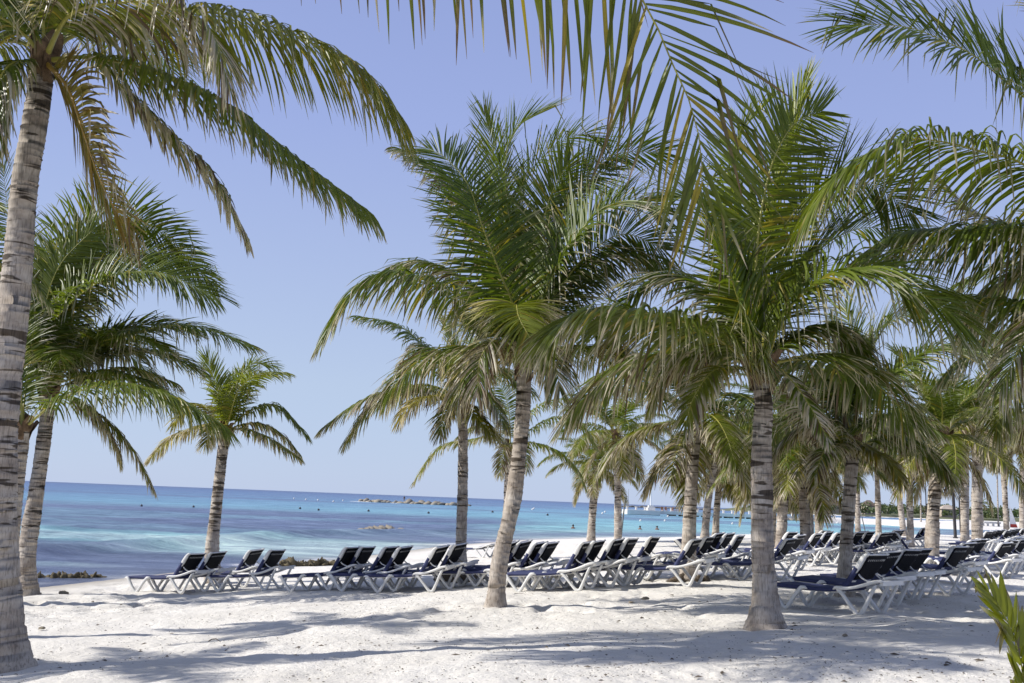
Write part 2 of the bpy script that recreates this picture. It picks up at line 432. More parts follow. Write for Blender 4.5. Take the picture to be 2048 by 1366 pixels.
def sm(a, b_, v):
    t = np.clip((v - a) / (b_ - a), 0, 1); return t * t * (3 - 2 * t)
def sea_color(x, y):
    ds = -shore_dist(x, y)
    R = np.hypot(x, y)
    def L(c): return np.array(c, float)
    xs = [0, 2, 14, 45, 110, 200, 420, 1200, 6000]
    cs = np.array([(.26, .33, .33), (.17, .31, .34), (.085, .31, .37), (.065, .29, .38), (.045, .20, .33), (.034, .145, .28), (.026, .105, .24), (.018, .070, .19), (.014, .050, .15)])
    c = np.stack([np.interp(ds, xs, cs[:, i]) for i in range(3)], -1)
    wx = x + 14 * (fbm(x * .04, y * .04, 61) - .44); wy = y + 18 * (fbm(x * .05 + 5, y * .05, 62) - .44)
    patch = sm(.30, .46, fbm(x * .025, y * .07, 71))
    # beds of seagrass and weedy rock
    grass = sm(56, 61, wy) * (1 - sm(115, 170, wy)) * (1 - sm(-7 + .03 * wy, 5 + .03 * wy, wx)) * (.72 + .28 * patch)
    inner = (1 - sm(38, 42, wy + .2 * (wx + 12))) * (1 - sm(-5, 1, wx)) * (.62 + .38 * sm(.32, .5, fbm(x * .12, y * .3, 72)))
    strip = np.exp(-((ds - 5) / 3.0) ** 2) * sm(-3, 6, wx) * .75
    streak = sm(.46, .56, fbm(x * .010, y * .035, 75)) * sm(90, 140, R) * .6 * (1 - sm(500, 1300, R))
    streak = np.maximum(streak, .8 * np.exp(-((wy - 190) / 18) ** 2) * sm(5, 20, wx))
    g = np.clip(np.maximum.reduce([grass, inner, strip, streak]), 0, 1)
    dark = np.array((.040, .075, .185)) * (.8 + .5 * fbm(x * .15, y * .4, 78))[..., None]
    c = c * (1 - .92 * g[..., None]) + dark * (.92 * g[..., None])
    # pale sandy bar between the weed beds
    bar = sm(41, 44, wy + .2 * (wx + 12)) * (1 - sm(52, 56, wy)) * (1 - sm(-1, 5, wx)) * (.55 + .6 * fbm(x * .15, y * .4, 77))
    c = c * (1 - .75 * bar[..., None]) + np.array((.24, .42, .46)) * (.75 * bar[..., None])
    foam = np.exp(-((ds - .5 - .8 * (fbm(x * .5, y * .5, 81) - .4)) / .35) ** 2) * sm(.40, .55, fbm(x * .35, y * .35, 82))
    lum = c @ np.array((.25, .5, .25)); c = c * np.array((1.5, 1.32, 1.2)) + lum[..., None] * np.array((.50, .40, .40))
    c = c * (1 - foam[..., None]) + .8 * foam[..., None]
    return c
rs = np.concatenate([[.02, 5, 10], 14 * 1.012 ** np.arange(0, 300), 14 * 1.012 ** 300 * 1.045 ** np.arange(1, 90)])
th = np.radians(np.concatenate([np.arange(-180, -40, 5.), np.arange(-40, 40, .28), np.arange(40, 181, 5.)]))
x, y, Fq = polar_grid(rs, th)
ds = -shore_dist(x, y)
amp = np.clip(ds / 10, 0.1, 1) * np.clip((150 - np.hypot(x, y)) / 100, 0, 1)
swell = np.sin(ds * .62 + 3.2 * fbm(x * .06, y * .06, 51)) 
z = SEA + amp * (.12 * np.maximum(swell, -.3) ** 3 + .14 * (fbm(x * .35, y * .55, 52) - .44) + .30 * (fbm(x * .55, y * 1.1, 54, 4) - .46))
# one low breaker running in before the loungers on the left
z = z + .24 * np.exp(-((ds - 9.5 - 2.5 * (vnoise(x * .08, y * .08, 53) - .5)) / 1.1) ** 2) * np.clip((-x - 4) / 4, 0, 1)
z = np.where(ds < .0, np.minimum(z, SEA - .0), z)
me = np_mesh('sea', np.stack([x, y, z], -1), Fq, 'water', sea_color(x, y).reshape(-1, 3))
tag(link('sea', me), kind='structure')

# ------------------------------------------------------------------ palm parts
GREEN = np.array((.066, .106, .011)); DEEP = np.array((.031, .060, .007)); LIME = np.array((.245, .275, .020)); YEL = np.array((.34, .255, .030))
ORANGE = np.array((.36, .13, .018)); TAN = np.array((.40, .345, .265)); BROWN = np.array((.115, .075, .045)); PALE = np.array((.50, .46, .39))
STEM = np.array((.36, .335, .065))

LSC, NSC = 1.48, 1.55
def frond_data(pts, Lmax=.75, n=80, g=.9, roll=0., lime=.25, dry=.25, yellow=.0, wid=.042, s0=.16, seed=0, segs=5, vee=.35, petr=.030, brown=0., spread=1.0, twist=0., gtip=.75, tips=None):
    r = np.random.default_rng(seed)
    Lmax = Lmax * LSC; n = int(n * NSC)
    C, L = catmull(pts, 64)
    T = unit(np.gradient(C, axis=0))
    a = C[-1] - C[0]; a[2] = 0
    if np.linalg.norm(a) < .15 * L: a = C[40] - C[0]; a[2] = 0
    if np.linalg.norm(a) < 1e-3: a = np.array([1., 0, 0])
    a = unit(a)
    S0 = np.cross(a, [0, 0, 1.])
    S = unit(S0[None] - (T @ S0)[:, None] * T); N = np.cross(S, T)
    rl_ = roll + twist * np.linspace(0, 1, 64) ** 1.5
    cr, sr = np.cos(rl_)[:, None], np.sin(rl_)[:, None]
    S, N = S * cr + N * sr, N * cr - S * sr
    # ---- leaflets
    tt = np.linspace(s0, .995, n)
    t = np.concatenate([tt, tt + .5 / n]); t = np.clip(t + r.normal(0, .25 / n, 2 * n), s0 * .9, 1)
    sgn = np.repeat([1., -1.], n)
    keep = r.random(2 * n) > .035
    t, sgn = t[keep], sgn[keep]; m = len(t)
    idx = t * 63
    def smp(A):
        i0 = np.minimum(idx.astype(int), 62); f = (idx - i0)[:, None]
        return A[i0] * (1 - f) + A[i0 + 1] * f
    P, Tt, Ss, Nn = smp(C), unit(smp(T)), unit(smp(S)), unit(smp(N))
    q = (t - s0) / (1 - s0)
    ln = Lmax * np.interp(q, [0, .12, .4, .75, .93, 1], [.55, .85, 1.0, .86, .66, .46]) * r.uniform(.86, 1.07, m)
    al = np.interp(q, [0, .5, .85, 1], [1.25, 1.05, .80, .30]) * spread + r.normal(0, .05, m)
    be = vee * np.interp(q, [0, 1], [1.1, .5]) + r.normal(0, .09, m)
    d0 = np.cos(al)[:, None] * Tt + np.sin(al)[:, None] * (sgn[:, None] * np.cos(be)[:, None] * Ss + np.sin(be)[:, None] * Nn)
    gl = g * r.uniform(.75, 1.25, m) * np.interp(q, [0, .4, .75, 1], [1.15, 1.0, (1 + gtip) / 2 if gtip > .5 else gtip * 1.3, gtip])
    kink = (r.random(m) < .16 + .25 * dry) * r.uniform(1.0, 3.2, m)       # broken, hanging tips
    kpos = r.integers(2, segs, m)
    X = np.zeros((m, segs + 1, 3)); D = np.zeros((m, segs + 1, 3)); X[:, 0] = P; D[:, 0] = d0
    wob = r.normal(0, .10, (m, 3))
    for k in range(segs):
        f = ((k + .6) / segs)
        gg = gl * f ** .9 + np.where(k >= kpos, kink, 0)
        dk = unit(d0 + wob * f + gg[:, None] * np.array([0, 0, -1.]))
        X[:, k + 1] = X[:, k] + dk * (ln / segs)[:, None]; D[:, k] = dk
    D[:, segs] = D[:, segs - 1]
    w = Tt[:, None] - np.einsum('mkj,mj->mk', D, Tt)[..., None] * D
    w = unit(w)
    nn = np.cross(D, w)
    tw = r.normal(0, .35, m)[:, None, None]
    w = w * np.cos(tw) + nn * np.sin(tw); nn = np.cross(D, w)
    prof = np.interp(np.linspace(0, 1, segs + 1), [0, .15, .45, .8, 1], [.45, .95, 1.0, .6, .06])
    wd = wid * r.uniform(.8, 1.15, m)[:, None] * np.interp(q, [0, .3, 1], [.9, 1, .6])[:, None] * prof[None] * .46
    fold = .38
    A = X + w * wd[..., None] + nn * (wd * fold)[..., None]
    B = X - w * wd[..., None] + nn * (wd * fold)[..., None]
    V = np.stack([A, X, B], 2)                                            # m, segs+1, 3, xyz
    base = (np.arange(m) * (segs + 1) * 3)[:, None, None] + (np.arange(segs) * 3)[None, :, None]
    j = np.arange(2)[None, None]
    Fq = np.stack([base + j, base + j + 1, base + j + 4, base + j + 3], -1).reshape(-1, 4)
    # ---- colours
    u = np.linspace(0, 1, segs + 1)[None]
    rl = r.random(m)
    cbase = GREEN * (1 - lime) + LIME * lime
    c = cbase[None] * (1 - .45 * rl[:, None]) + DEEP[None] * (.45 * rl[:, None])
    yl = np.clip(yellow + (r.random(m) < .05 + .2 * yellow) * .6, 0, 1)[:, None]
    c = c * (1 - yl) + YEL * yl
    if brown > 0:
        bl = np.clip(brown * r.uniform(.3, 1.5, m), 0, 1)[:, None]
        c = c * (1 - bl) + (BROWN * .6 + ORANGE * .4) * bl
    c = np.repeat(c[:, None], segs + 1, 1)
    dt = 1 - dry * r.uniform(.1, 1.9, m)                                  # where along the leaflet the dry tip begins
    dm = np.clip((u - dt[:, None]) / .22, 0, 1)[..., None]
    tipc = np.where((r.random(m) < .62)[:, None, None], TAN, np.where((r.random(m) < .5)[:, None, None], PALE, BROWN))
    kk = ((np.arange(segs + 1)[None] > kpos[:, None]) & (kink > 0)[:, None])[..., None] * .85 * (0.25 + .75 * min(1, dry * 3))
    dm = np.maximum(dm, kk)
    if tips is not None: tipc = np.where((r.random(m) < .75)[:, None, None], tips, tipc)
    c = c * (1 - dm) + tipc * dm
    c = np.repeat(c[:, :, None], 3, 2)
    c[:, :, 1] *= 1.15
    # ---- midrib
    pr = petr * np.interp(np.linspace(0, 1, 64), [0, .06, .2, .6, 1], [1.6, 1.15, .8, .42, .10])
    MV, MF = tube_np(C[::2], pr[::2], 6, .75, S[0])
    mc = np.repeat((STEM * (.75 + .5 * lime))[None], len(MV), 0)
    f = np.repeat(np.linspace(0, 1, 32), 6)[:, None]
    mc = mc * (1 - .25 * f) + (LIME * .8) * (.25 * f)
    if brown > .2: mc = mc * .5 + ORANGE * .6
    return V.reshape(-1, 3), Fq, c.reshape(-1, 3), MV, MF, mc
def frond(parent, pts, **kw):
    """pts are given in the parent's own space"""
    V, Fq, c, MV, MF, mc = frond_data(pts, **kw)
    o = link('frond', np_mesh('frond', V, Fq, 'leaf', c), parent)
    link('midrib', np_mesh('midrib', MV, MF, 'midrib', mc), o)
    return o
def gen_curve(az, el, length, bend, n=7, sway=0.0):
    P = [np.zeros(3)]; h = np.array([math.cos(az), math.sin(az), 0]); sdv = np.array([-h[1], h[0], 0])
    for k in range(n):
        t = (k + .5) / n
        e = el - bend * t ** 1.25
        P.append(P[-1] + (h * math.cos(e) + np.array([0, 0, math.sin(e)]) + sdv * sway * t) * length / n)
    return np.array(P)
def trunk_mesh(path, rad, rings=.085, seg=18, seed=0, flare=1.9):
    """path in local space (foot to crown); rad = (radius low down, radius at the top)"""
    r = np.random.default_rng(seed)
    C, L = catmull(path, 80)
    s = [0.]; lip = [0]
    zpos = .0
    hs = [(0.0, 0)]
    while zpos < L:
        st = rings * r.uniform(.6, 1.5)
        hs += [(min(zpos + st * .75, L), .45), (min(zpos + st * .93, L), 1.0), (min(zpos + st, L), -.3)]
        zpos += st
    hs = np.array(hs); v = hs[:, 0]; lipf = hs[:, 1]
    t = np.clip(v / L, 0, 1)
    P = np.stack([np.interp(t, np.linspace(0, 1, 80), C[:, i]) for i in range(3)], 1)
    R = np.interp(t, [0, .55, 1], [rad[0], (rad[0] * .45 + rad[1] * .55), rad[1]])
    R = R * (1 + (flare - 1) * np.exp(-v / .30))
    R = R * (1 + .05 * np.interp(v, np.linspace(0, L, 12), r.normal(0, 1, 12)))
    R = R + lipf * .006 * np.clip(v / .5, .3, 1)
    n = len(v)
    T = unit(np.gradient(P, axis=0) + 1e-9)
    T = unit(np.stack([np.interp(t, np.linspace(0, 1, 80), unit(np.gradient(C, axis=0))[:, i]) for i in range(3)], 1))
    A = unit(np.array([1., 0, 0])[None] - T[:, :1] * T); B = np.cross(T, A)
    th = np.linspace(0, 2 * np.pi, seg + 1)
    bump = 1 + .035 * r.normal(0, 1, (n, 1)) * np.cos(th[None] + r.uniform(0, 6, (n, 1)))
    low = np.exp(-v / .25)[:, None] * .10 * np.sin(5 * th[None] + 1.3)
    tilt = r.normal(0, .012, (n, 1)) * np.cos(th[None] + r.uniform(0, 6.3, (n, 1)))
    RR = R[:, None] * (bump + low); RR[:, -1] = RR[:, 0]
    V = P[:, None] + RR[..., None] * (np.cos(th)[None, :, None] * A[:, None] + np.sin(th)[None, :, None] * B[:, None]) + tilt[..., None] * T[:, None]
    k = seg + 1
    i = np.arange(n - 1)[:, None] * k; j = np.arange(seg)[None]
    Fq = np.stack([i + j, i + j + 1, i + k + j + 1, i + k + j], -1).reshape(-1, 4)
    me = np_mesh('trunk', V, Fq, 'trunk')
    uv = me.uv_layers.new(name='UVMap')
    U = np.stack([np.repeat(np.linspace(0, 1, k)[None], n, 0), np.repeat(v[:, None], k, 1)], -1).reshape(-1, 2)
    uv.data.foreach_set('uv', U[Fq.ravel()].astype(np.float32).ravel())
    return me, C[-1], T[-1]
def sheath_mesh(seed, r0, h):
    """one clasping old leaf base: a curved, ragged, fibrous plate"""
    r = np.random.default_rng(seed)
    nu, nv = 7, 6
    V = []
    for iv in range(nv):
        f = iv / (nv - 1)
        w = np.interp(f, [0, .5, 1], [1.0, .75, .28]) * r.uniform(.9, 1.1)
        for iu in range(nu):
            a = (iu / (nu - 1) - .5) * 2 * w
            rr = r0 * (1.02 + .22 * f + .5 * f * f) + r.normal(0, .006)
            V.append((rr * math.cos(a), rr * math.sin(a), h * f * (1 - .12 * abs(a)) + r.normal(0, .012)))
    V = np.array(V)
    i = np.arange(nv - 1)[:, None] * nu; j = np.arange(nu - 1)[None]
    Fq = np.stack([i + j, i + j + 1, i + nu + j + 1, i + nu + j], -1).reshape(-1, 4)
    V2 = V * np.array([.93, .93, 1]) + np.array([0, 0, .004])            # inner skin gives the plate its thickness
    return np_mesh('leaf_sheath', np.vstack([V, V2]), np.vstack([Fq, Fq[:, ::-1] + len(V)]), 'sheath')
SHEATHS = [sheath_mesh(900 + k, .14, .34) for k in range(4)]
PALMS = 'coconut palms on the beach'
def palm_base(name_label, foot, path, rad, seed, flare=1.9, seg=18, sheaths=7, rings=.085):
    root = tag(empty('palm_tree', foot), name_label, 'palm tree', PALMS)
    me, top, Tn = trunk_mesh(path, rad, rings, seg, seed, flare)
    link('trunk', me, root)
    r = np.random.default_rng(seed + 5)
    for k in range(sheaths):
        o = link('leaf_sheath', SHEATHS[k % 4], root)
        sc = rad[1] / .13 * r.uniform(.9, 1.15)
        o.location = top + np.array([0, 0, -.34 + .055 * k * 7 / sheaths])
        o.rotation_euler = (r.normal(0, .12), r.normal(0, .12), k * 2.4 + r.uniform(-.3, .3))
        o.scale = (sc, sc, sc * r.uniform(.8, 1.25))
    return root, top
def hero(label, base_px, trunk_px, w_px, fronds, seed, extra=(), dY=0.0, flare=1.9, length=3.2, base_Y=None):
    """base_px: foot of the trunk in the photograph; trunk_px: points up the trunk; w_px: trunk width low and high;
       fronds: (list of (px, py, metres away from the crown's distance), options)"""
    foot = ground_at(*base_px) if base_Y is None else at(*base_px, base_Y)
    if base_Y is not None: foot.z = float(ground_z(foot.x, foot.y))
    Y = foot.y
    f = np.array(foot)
    path = [np.array([0, 0, -.12])] + [np.array(at(px, py, Y + dY * (i + 1) / len(trunk_px))) - f for i, (px, py) in enumerate(trunk_px)]
    rad = (w_px[0] * Y / FPX / 2, w_px[1] * Y / FPX / 2)
    root, top = palm_base(label, foot, path, rad, seed, flare)
    Yc = Y + dY
    for k, (pp, kw) in enumerate(fronds):
        pts = [top + np.array([0, 0, -.02])] + [np.array(at(px, py, Yc + dd)) - f for (px, py, dd) in pp]
        kw = dict(kw); kw.setdefault('seed', seed * 100 + k)
        frond(root, pts, **kw)
    r = np.random.default_rng(seed + 77)
    for k, (az, el, ln, bend, kw) in enumerate(extra):
        frond(root, gen_curve(math.radians(az), math.radians(el), ln, math.radians(bend), sway=r.normal(0, .12)) + top, seed=seed * 100 + 50 + k, **kw)
    return root

# ------------------------------------------------------------------ the palms one can tell apart
def K(**k): return k
# the tall palm at the left edge
hero('tall palm with banded trunk cut by the left edge, its crown at the top corner', (16, 1338),
     [(6, 1230), (-2, 1100), (2, 900), (18, 700), (33, 560), (49, 373), (69, 250), (81, 166), (88, 118)], (74, 46),
     [([(180, 115, -.3), (300, 140, -.5), (450, 205, -.7), (600, 320, -.8), (735, 420, -.9)], K(Lmax=.62, n=88, g=1.9, dry=.22, yellow=.05, lime=.22)),
      ([(150, 70, .3), (300, 30, .5), (450, 28, .6), (600, 75, .6), (720, 140, .6), (800, 230, .5)], K(Lmax=.92, n=92, g=2.1, dry=.12, yellow=.22, lime=.30)),
      ([(190, 118, .2), (250, 180, .4), (330, 260, .5), (420, 345, .5), (490, 465, .5)], K(Lmax=.50, n=80, g=1.5, dry=.75, yellow=.10, lime=.2)),
      ([(135, 175, -.5), (165, 260, -.8), (205, 370, -1.0), (262, 470, -1.1)], K(Lmax=.60, n=70, g=.7, roll=1.1, dry=.30, brown=.38, yellow=.35, s0=.10)),
      ([(140, 30, -.7), (240, 5, -1.1), (340, 10, -1.4), (420, 60, -1.6), (455, 160, -1.7)], K(Lmax=.75, n=84, g=1.5, dry=.72, yellow=.15, lime=.35, roll=.3)),
      ([(110, 20, .2), (150, -80, .4), (260, -190, .6), (420, -220, .7)], K(Lmax=.8, n=70, g=1.0, lime=.4)),
      ([(85, 10, -.2), (70, -100, -.5), (20, -240, -.8)], K(Lmax=.8, n=70, g=.8, lime=.45)),
      ([(50, 70, -.3), (-10, 30, -.6), (-130, 10, -.9), (-260, 90, -1.2)], K(Lmax=.8, n=70, g=1.4, dry=.3)),
      ([(60, 90, .3), (-20, 90, .6), (-120, 170, .8), (-160, 330, .9)], K(Lmax=.75, n=70, g=1.6, dry=.3, yellow=.15)),
      ([(60, 60, .2), (10, -20, .5), (-70, -60, .7), (-260, -40, .8)], K(Lmax=.8, n=70, g=1.2)),
      ([(20, 130, -.5), (-10, 190, -.6), (-30, 300, -.7)], K(Lmax=.6, n=60, g=1.5, dry=.5))], 1,
     extra=[(80, 55, 3.2, 80, K(Lmax=.8, n=70, g=1.0)), (250, 60, 3.0, 90, K(Lmax=.8, n=70, g=1.0, dry=.4))], flare=1.75)
# behind it, by the water
hero('pale leaning palm behind the big left trunk, its fronds blown to the right', (53, 1189),
     [(55, 1100), (70, 1000), (85, 900), (94, 830), (98, 775)], (33, 25),
     [([(68, 650, .2), (100, 560, .3), (165, 480, .4), (240, 432, .5), (330, 470, .5), (425, 570, .4)], K(Lmax=.85, n=125, g=.5, roll=.75, lime=.40, dry=.10, vee=.5, wid=.052)),
      ([(98, 673, -.5), (134, 614, -.8), (199, 564, -1.0), (262, 545, -1.1), (330, 548, -1.2), (425, 590, -1.2)], K(Lmax=.95, n=130, g=.75, roll=-.65, lime=.34, dry=.14, vee=.6, wid=.052)),
      ([(124, 748, -.2), (199, 693, -.3), (279, 663, -.4), (378, 651, -.5), (498, 688, -.6)], K(Lmax=.75, n=86, g=.9, roll=-.2, dry=.2, lime=.2)),
      ([(110, 740, .6), (170, 690, 1.2), (250, 700, 1.8), (320, 770, 2.2)], K(Lmax=.7, n=70, g=1.1, dry=.3, lime=.2)),
      ([(130, 770, .5), (200, 742, .8), (270, 738, 1.0), (350, 765, 1.2)], K(Lmax=.6, n=64, g=1.3, dry=.45, lime=.35)),
      ([(130, 790, .2), (200, 830, .4), (259, 892, .5), (305, 972, .5)], K(Lmax=.5, n=64, g=1.5, dry=.6, yellow=.2)),
      ([(90, 700, .4), (60, 580, .6), (20, 440, .8), (5, 330, .9)], K(Lmax=.8, n=80, g=.4, roll=1.3, lime=.32)),
      ([(80, 700, -.6), (40, 600, -1.0), (-20, 520, -1.3), (-90, 500, -1.5)], K(Lmax=.8, n=76, g=.8, lime=.2)),
      ([(75, 760, -.2), (20, 720, -.3), (-60, 740, -.4), (-110, 830, -.4)], K(Lmax=.7, n=70, g=1.3, dry=.3)),
      ([(100, 640, .8), (150, 540, 1.4), (230, 470, 2.0), (300, 440, 2.4)], K(Lmax=.7, n=80, g=.6, roll=.8, lime=.2)),
      ([(98, 690, .3), (140, 600, .5), (210, 530, .7), (290, 500, .8), (370, 520, .9)], K(Lmax=.9, n=115, g=.6, roll=.9, lime=.22, wid=.052)),
      ([(92, 700, -.2), (90, 620, -.3), (120, 530, -.4), (190, 455, -.4)], K(Lmax=.85, n=110, g=.3, roll=1.2, lime=.5, wid=.052))], 2,
     extra=[(10, 62, 3.4, 75, K(Lmax=.85, n=84, g=.5, lime=.3, wid=.05)), (35, 45, 3.4, 70, K(Lmax=.85, n=84, g=.7, lime=.25, wid=.05)), (-25, 50, 3.3, 75, K(Lmax=.85, n=84, g=.7, lime=.3, wid=.05)), (70, 65, 3.0, 70, K(Lmax=.8, n=80, g=.5, wid=.05)), (-10, 25, 3.0, 65, K(Lmax=.8, n=80, g=1.0, lime=.25, wid=.05)), (150, 55, 3.0, 70, K(Lmax=.8, n=80, g=.6, wid=.05)), (200, 10, 2.4, 70, K(Lmax=.6, n=60, g=1.4, dry=.7)), (20, -20, 2.2, 50, K(Lmax=.55, n=60, g=1.4, dry=.7, yellow=.2)), (300, 45, 2.6, 80, K(Lmax=.7, n=64, g=1))])
hero('low palm hidden behind the big left trunk, sending one broad frond to the right', (12, 1207),
     [(20, 1100), (30, 980), (40, 905), (44, 858)], (34, 28),
     [([(85, 825, -.2), (119, 798, -.3), (209, 768, -.4), (279, 773, -.5), (348, 793, -.5), (445, 848, -.5)], K(Lmax=.86, n=92, g=1.6, dry=.14, lime=.32)),
      ([(40, 760, .2), (20, 660, .4), (-10, 560, .6)], K(Lmax=.7, n=70, g=.6, lime=.3, roll=1)),
      ([(20, 810, .2), (-40, 770, .4), (-120, 800, .5)], K(Lmax=.7, n=70, g=1.2, lime=.3)),
      ([(50, 790, .4), (70, 700, .9), (120, 640, 1.4)], K(Lmax=.7, n=66, g=.8, lime=.3))], 3)
# the small palm standing free before the sea
hero('small yellowish palm standing alone against the sea behind the leftmost loungers', (430, 1164),
     [(424, 1105), (432, 1020), (442, 930), (450, 865)], (27, 19),
     [([(452, 835, -.2), (438, 788, -.4), (413, 713, -.5)], K(Lmax=.50, n=56, g=.3, roll=1.2, lime=.85, dry=.08, spread=.8)),
      ([(460, 822, .2), (473, 768, .4), (505, 728, .5), (545, 730, .6)], K(Lmax=.52, n=60, g=.5, roll=.4, lime=.35, dry=.12)),
      ([(460, 830, -.3), (478, 778, -.5), (518, 748, -.7), (567, 745, -.8)], K(Lmax=.5, n=60, g=.9, lime=.75, dry=.15)),
      ([(470, 845, 0), (508, 818, .1), (557, 813, .2), (612, 868, .2)], K(Lmax=.48, n=60, g=1.2, lime=.35, dry=.12)),
      ([(480, 850, .2), (523, 848, .3), (567, 872, .4), (597, 905, .4)], K(Lmax=.42, n=54, g=1.4, dry=.7, lime=.3)),
      ([(480, 858, -.3), (528, 872, -.5), (597, 915, -.7)], K(Lmax=.4, n=54, g=1.3, dry=.5, yellow=.15)),
      ([(420, 850, .1), (378, 860, .2), (343, 877, .3), (299, 917, .4)], K(Lmax=.42, n=54, g=1.3, dry=.55, yellow=.4)),
      ([(430, 838, .5), (405, 810, .8), (370, 815, 1.0), (345, 850, 1.1)], K(Lmax=.45, n=54, g=1.1, yellow=.35, lime=.6)),
      ([(440, 850, -.6), (425, 860, -.9), (410, 890, -1.1)], K(Lmax=.4, n=48, g=1.3, dry=.5, yellow=.3)),
      ([(465, 815, .5), (485, 770, .9), (500, 740, 1.2)], K(Lmax=.5, n=56, g=.5, lime=.3))], 4)
# palm behind the middle palm
hero('palm with pale trunk rising behind the chair pair left of the curved palm', (924, 1158),
     [(922, 1090), (925, 1000), (926, 900), (926, 845), (925, 812)], (22, 19),
     [([(899, 785, 0), (850, 770, .1), (800, 778, .2), (748, 805, .2), (695, 876, .2)], K(Lmax=.62, n=76, g=1.6, dry=.35, lime=.35)),
      ([(892, 792, -.3), (830, 772, -.5), (760, 785, -.6), (700, 815, -.7), (646, 855, -.8)], K(Lmax=.50, n=76, g=1.6, dry=.5, lime=.3, yellow=.08)),
      ([(899, 795, -.5), (853, 793, -.9), (818, 813, -1.1), (800, 840, -1.2)], K(Lmax=.5, n=56, g=1.4, brown=.12, yellow=.45, dry=.4)),
      ([(913, 765, .2), (881, 714, .4), (846, 694, .6), (805, 725, .7)], K(Lmax=.55, n=64, g=1.3, dry=.6, lime=.2)),
      ([(905, 762, .6), (853, 697, 1.0), (797, 651, 1.2), (719, 632, 1.4)], K(Lmax=.55, n=76, g=1.3, dry=.2, lime=.15)),
      ([(918, 750, -.1), (906, 697, -.2), (888, 648, -.3)], K(Lmax=.55, n=60, g=.4, roll=.8, lime=.5, spread=.8)),
      ([(930, 750, .3), (945, 690, .6), (985, 650, .9)], K(Lmax=.6, n=64, g=.7, roll=.5)),
      ([(940, 780, -.3), (975, 790, -.5), (1010, 850, -.6)], K(Lmax=.5, n=60, g=1.4, dry=.5, yellow=.1)),
      ([(935, 810, -.4), (950, 830, -.6), (985, 870, -.7)], K(Lmax=.45, n=54, g=1.2, dry=.4, yellow=.3)),
      ([(910, 800, -.3), (890, 830, -.5), (880, 870, -.6)], K(Lmax=.4, n=48, g=1.4, dry=.8)),
      ([(945, 760, .5), (1000, 740, .9), (1060, 780, 1.2)], K(Lmax=.6, n=64, g=1.3, dry=.3))], 5)
hero('palm half hidden behind the curved middle trunk', (1012, 1120),
     [(1014, 1050), (1018, 960), (1020, 900)], (20, 17),
     [([(980, 875, .1), (940, 880, .2), (880, 895, .3), (828, 962, .3)], K(Lmax=.55, n=70, g=1.4, dry=.35, lime=.5, yellow=.1)),
      ([(1055, 885, 0), (1110, 900, -.1), (1150, 935, -.2), (1168, 968, -.2)], K(Lmax=.6, n=70, g=1.3, dry=.25, lime=.45)),
      ([(1060, 860, .2), (1110, 835, .4), (1160, 850, .6), (1190, 890, .6)], K(Lmax=.6, n=70, g=1.4, dry=.2, lime=.4)),
      ([(1050, 840, -.3), (1090, 805, -.5), (1150, 800, -.7), (1200, 830, -.8)], K(Lmax=.6, n=70, g=1.4, dry=.3, lime=.45)),
      ([(1020, 850, .2), (1010, 790, .3), (980, 740, .3)], K(Lmax=.6, n=60, g=.6, roll=.8, lime=.4)),
      ([(990, 865, -.4), (960, 850, -.6), (920, 870, -.8)], K(Lmax=.5, n=60, g=1.4, dry=.5)),
      ([(1012, 890, -.5), (1005, 910, -.7), (1000, 950, -.8)], K(Lmax=.4, n=48, g=1.2, dry=.8, yellow=.3)),
      ([(1035, 885, -.5), (1050, 900, -.7), (1055, 940, -.9)], K(Lmax=.4, n=48, g=1.2, dry=.7))], 6)
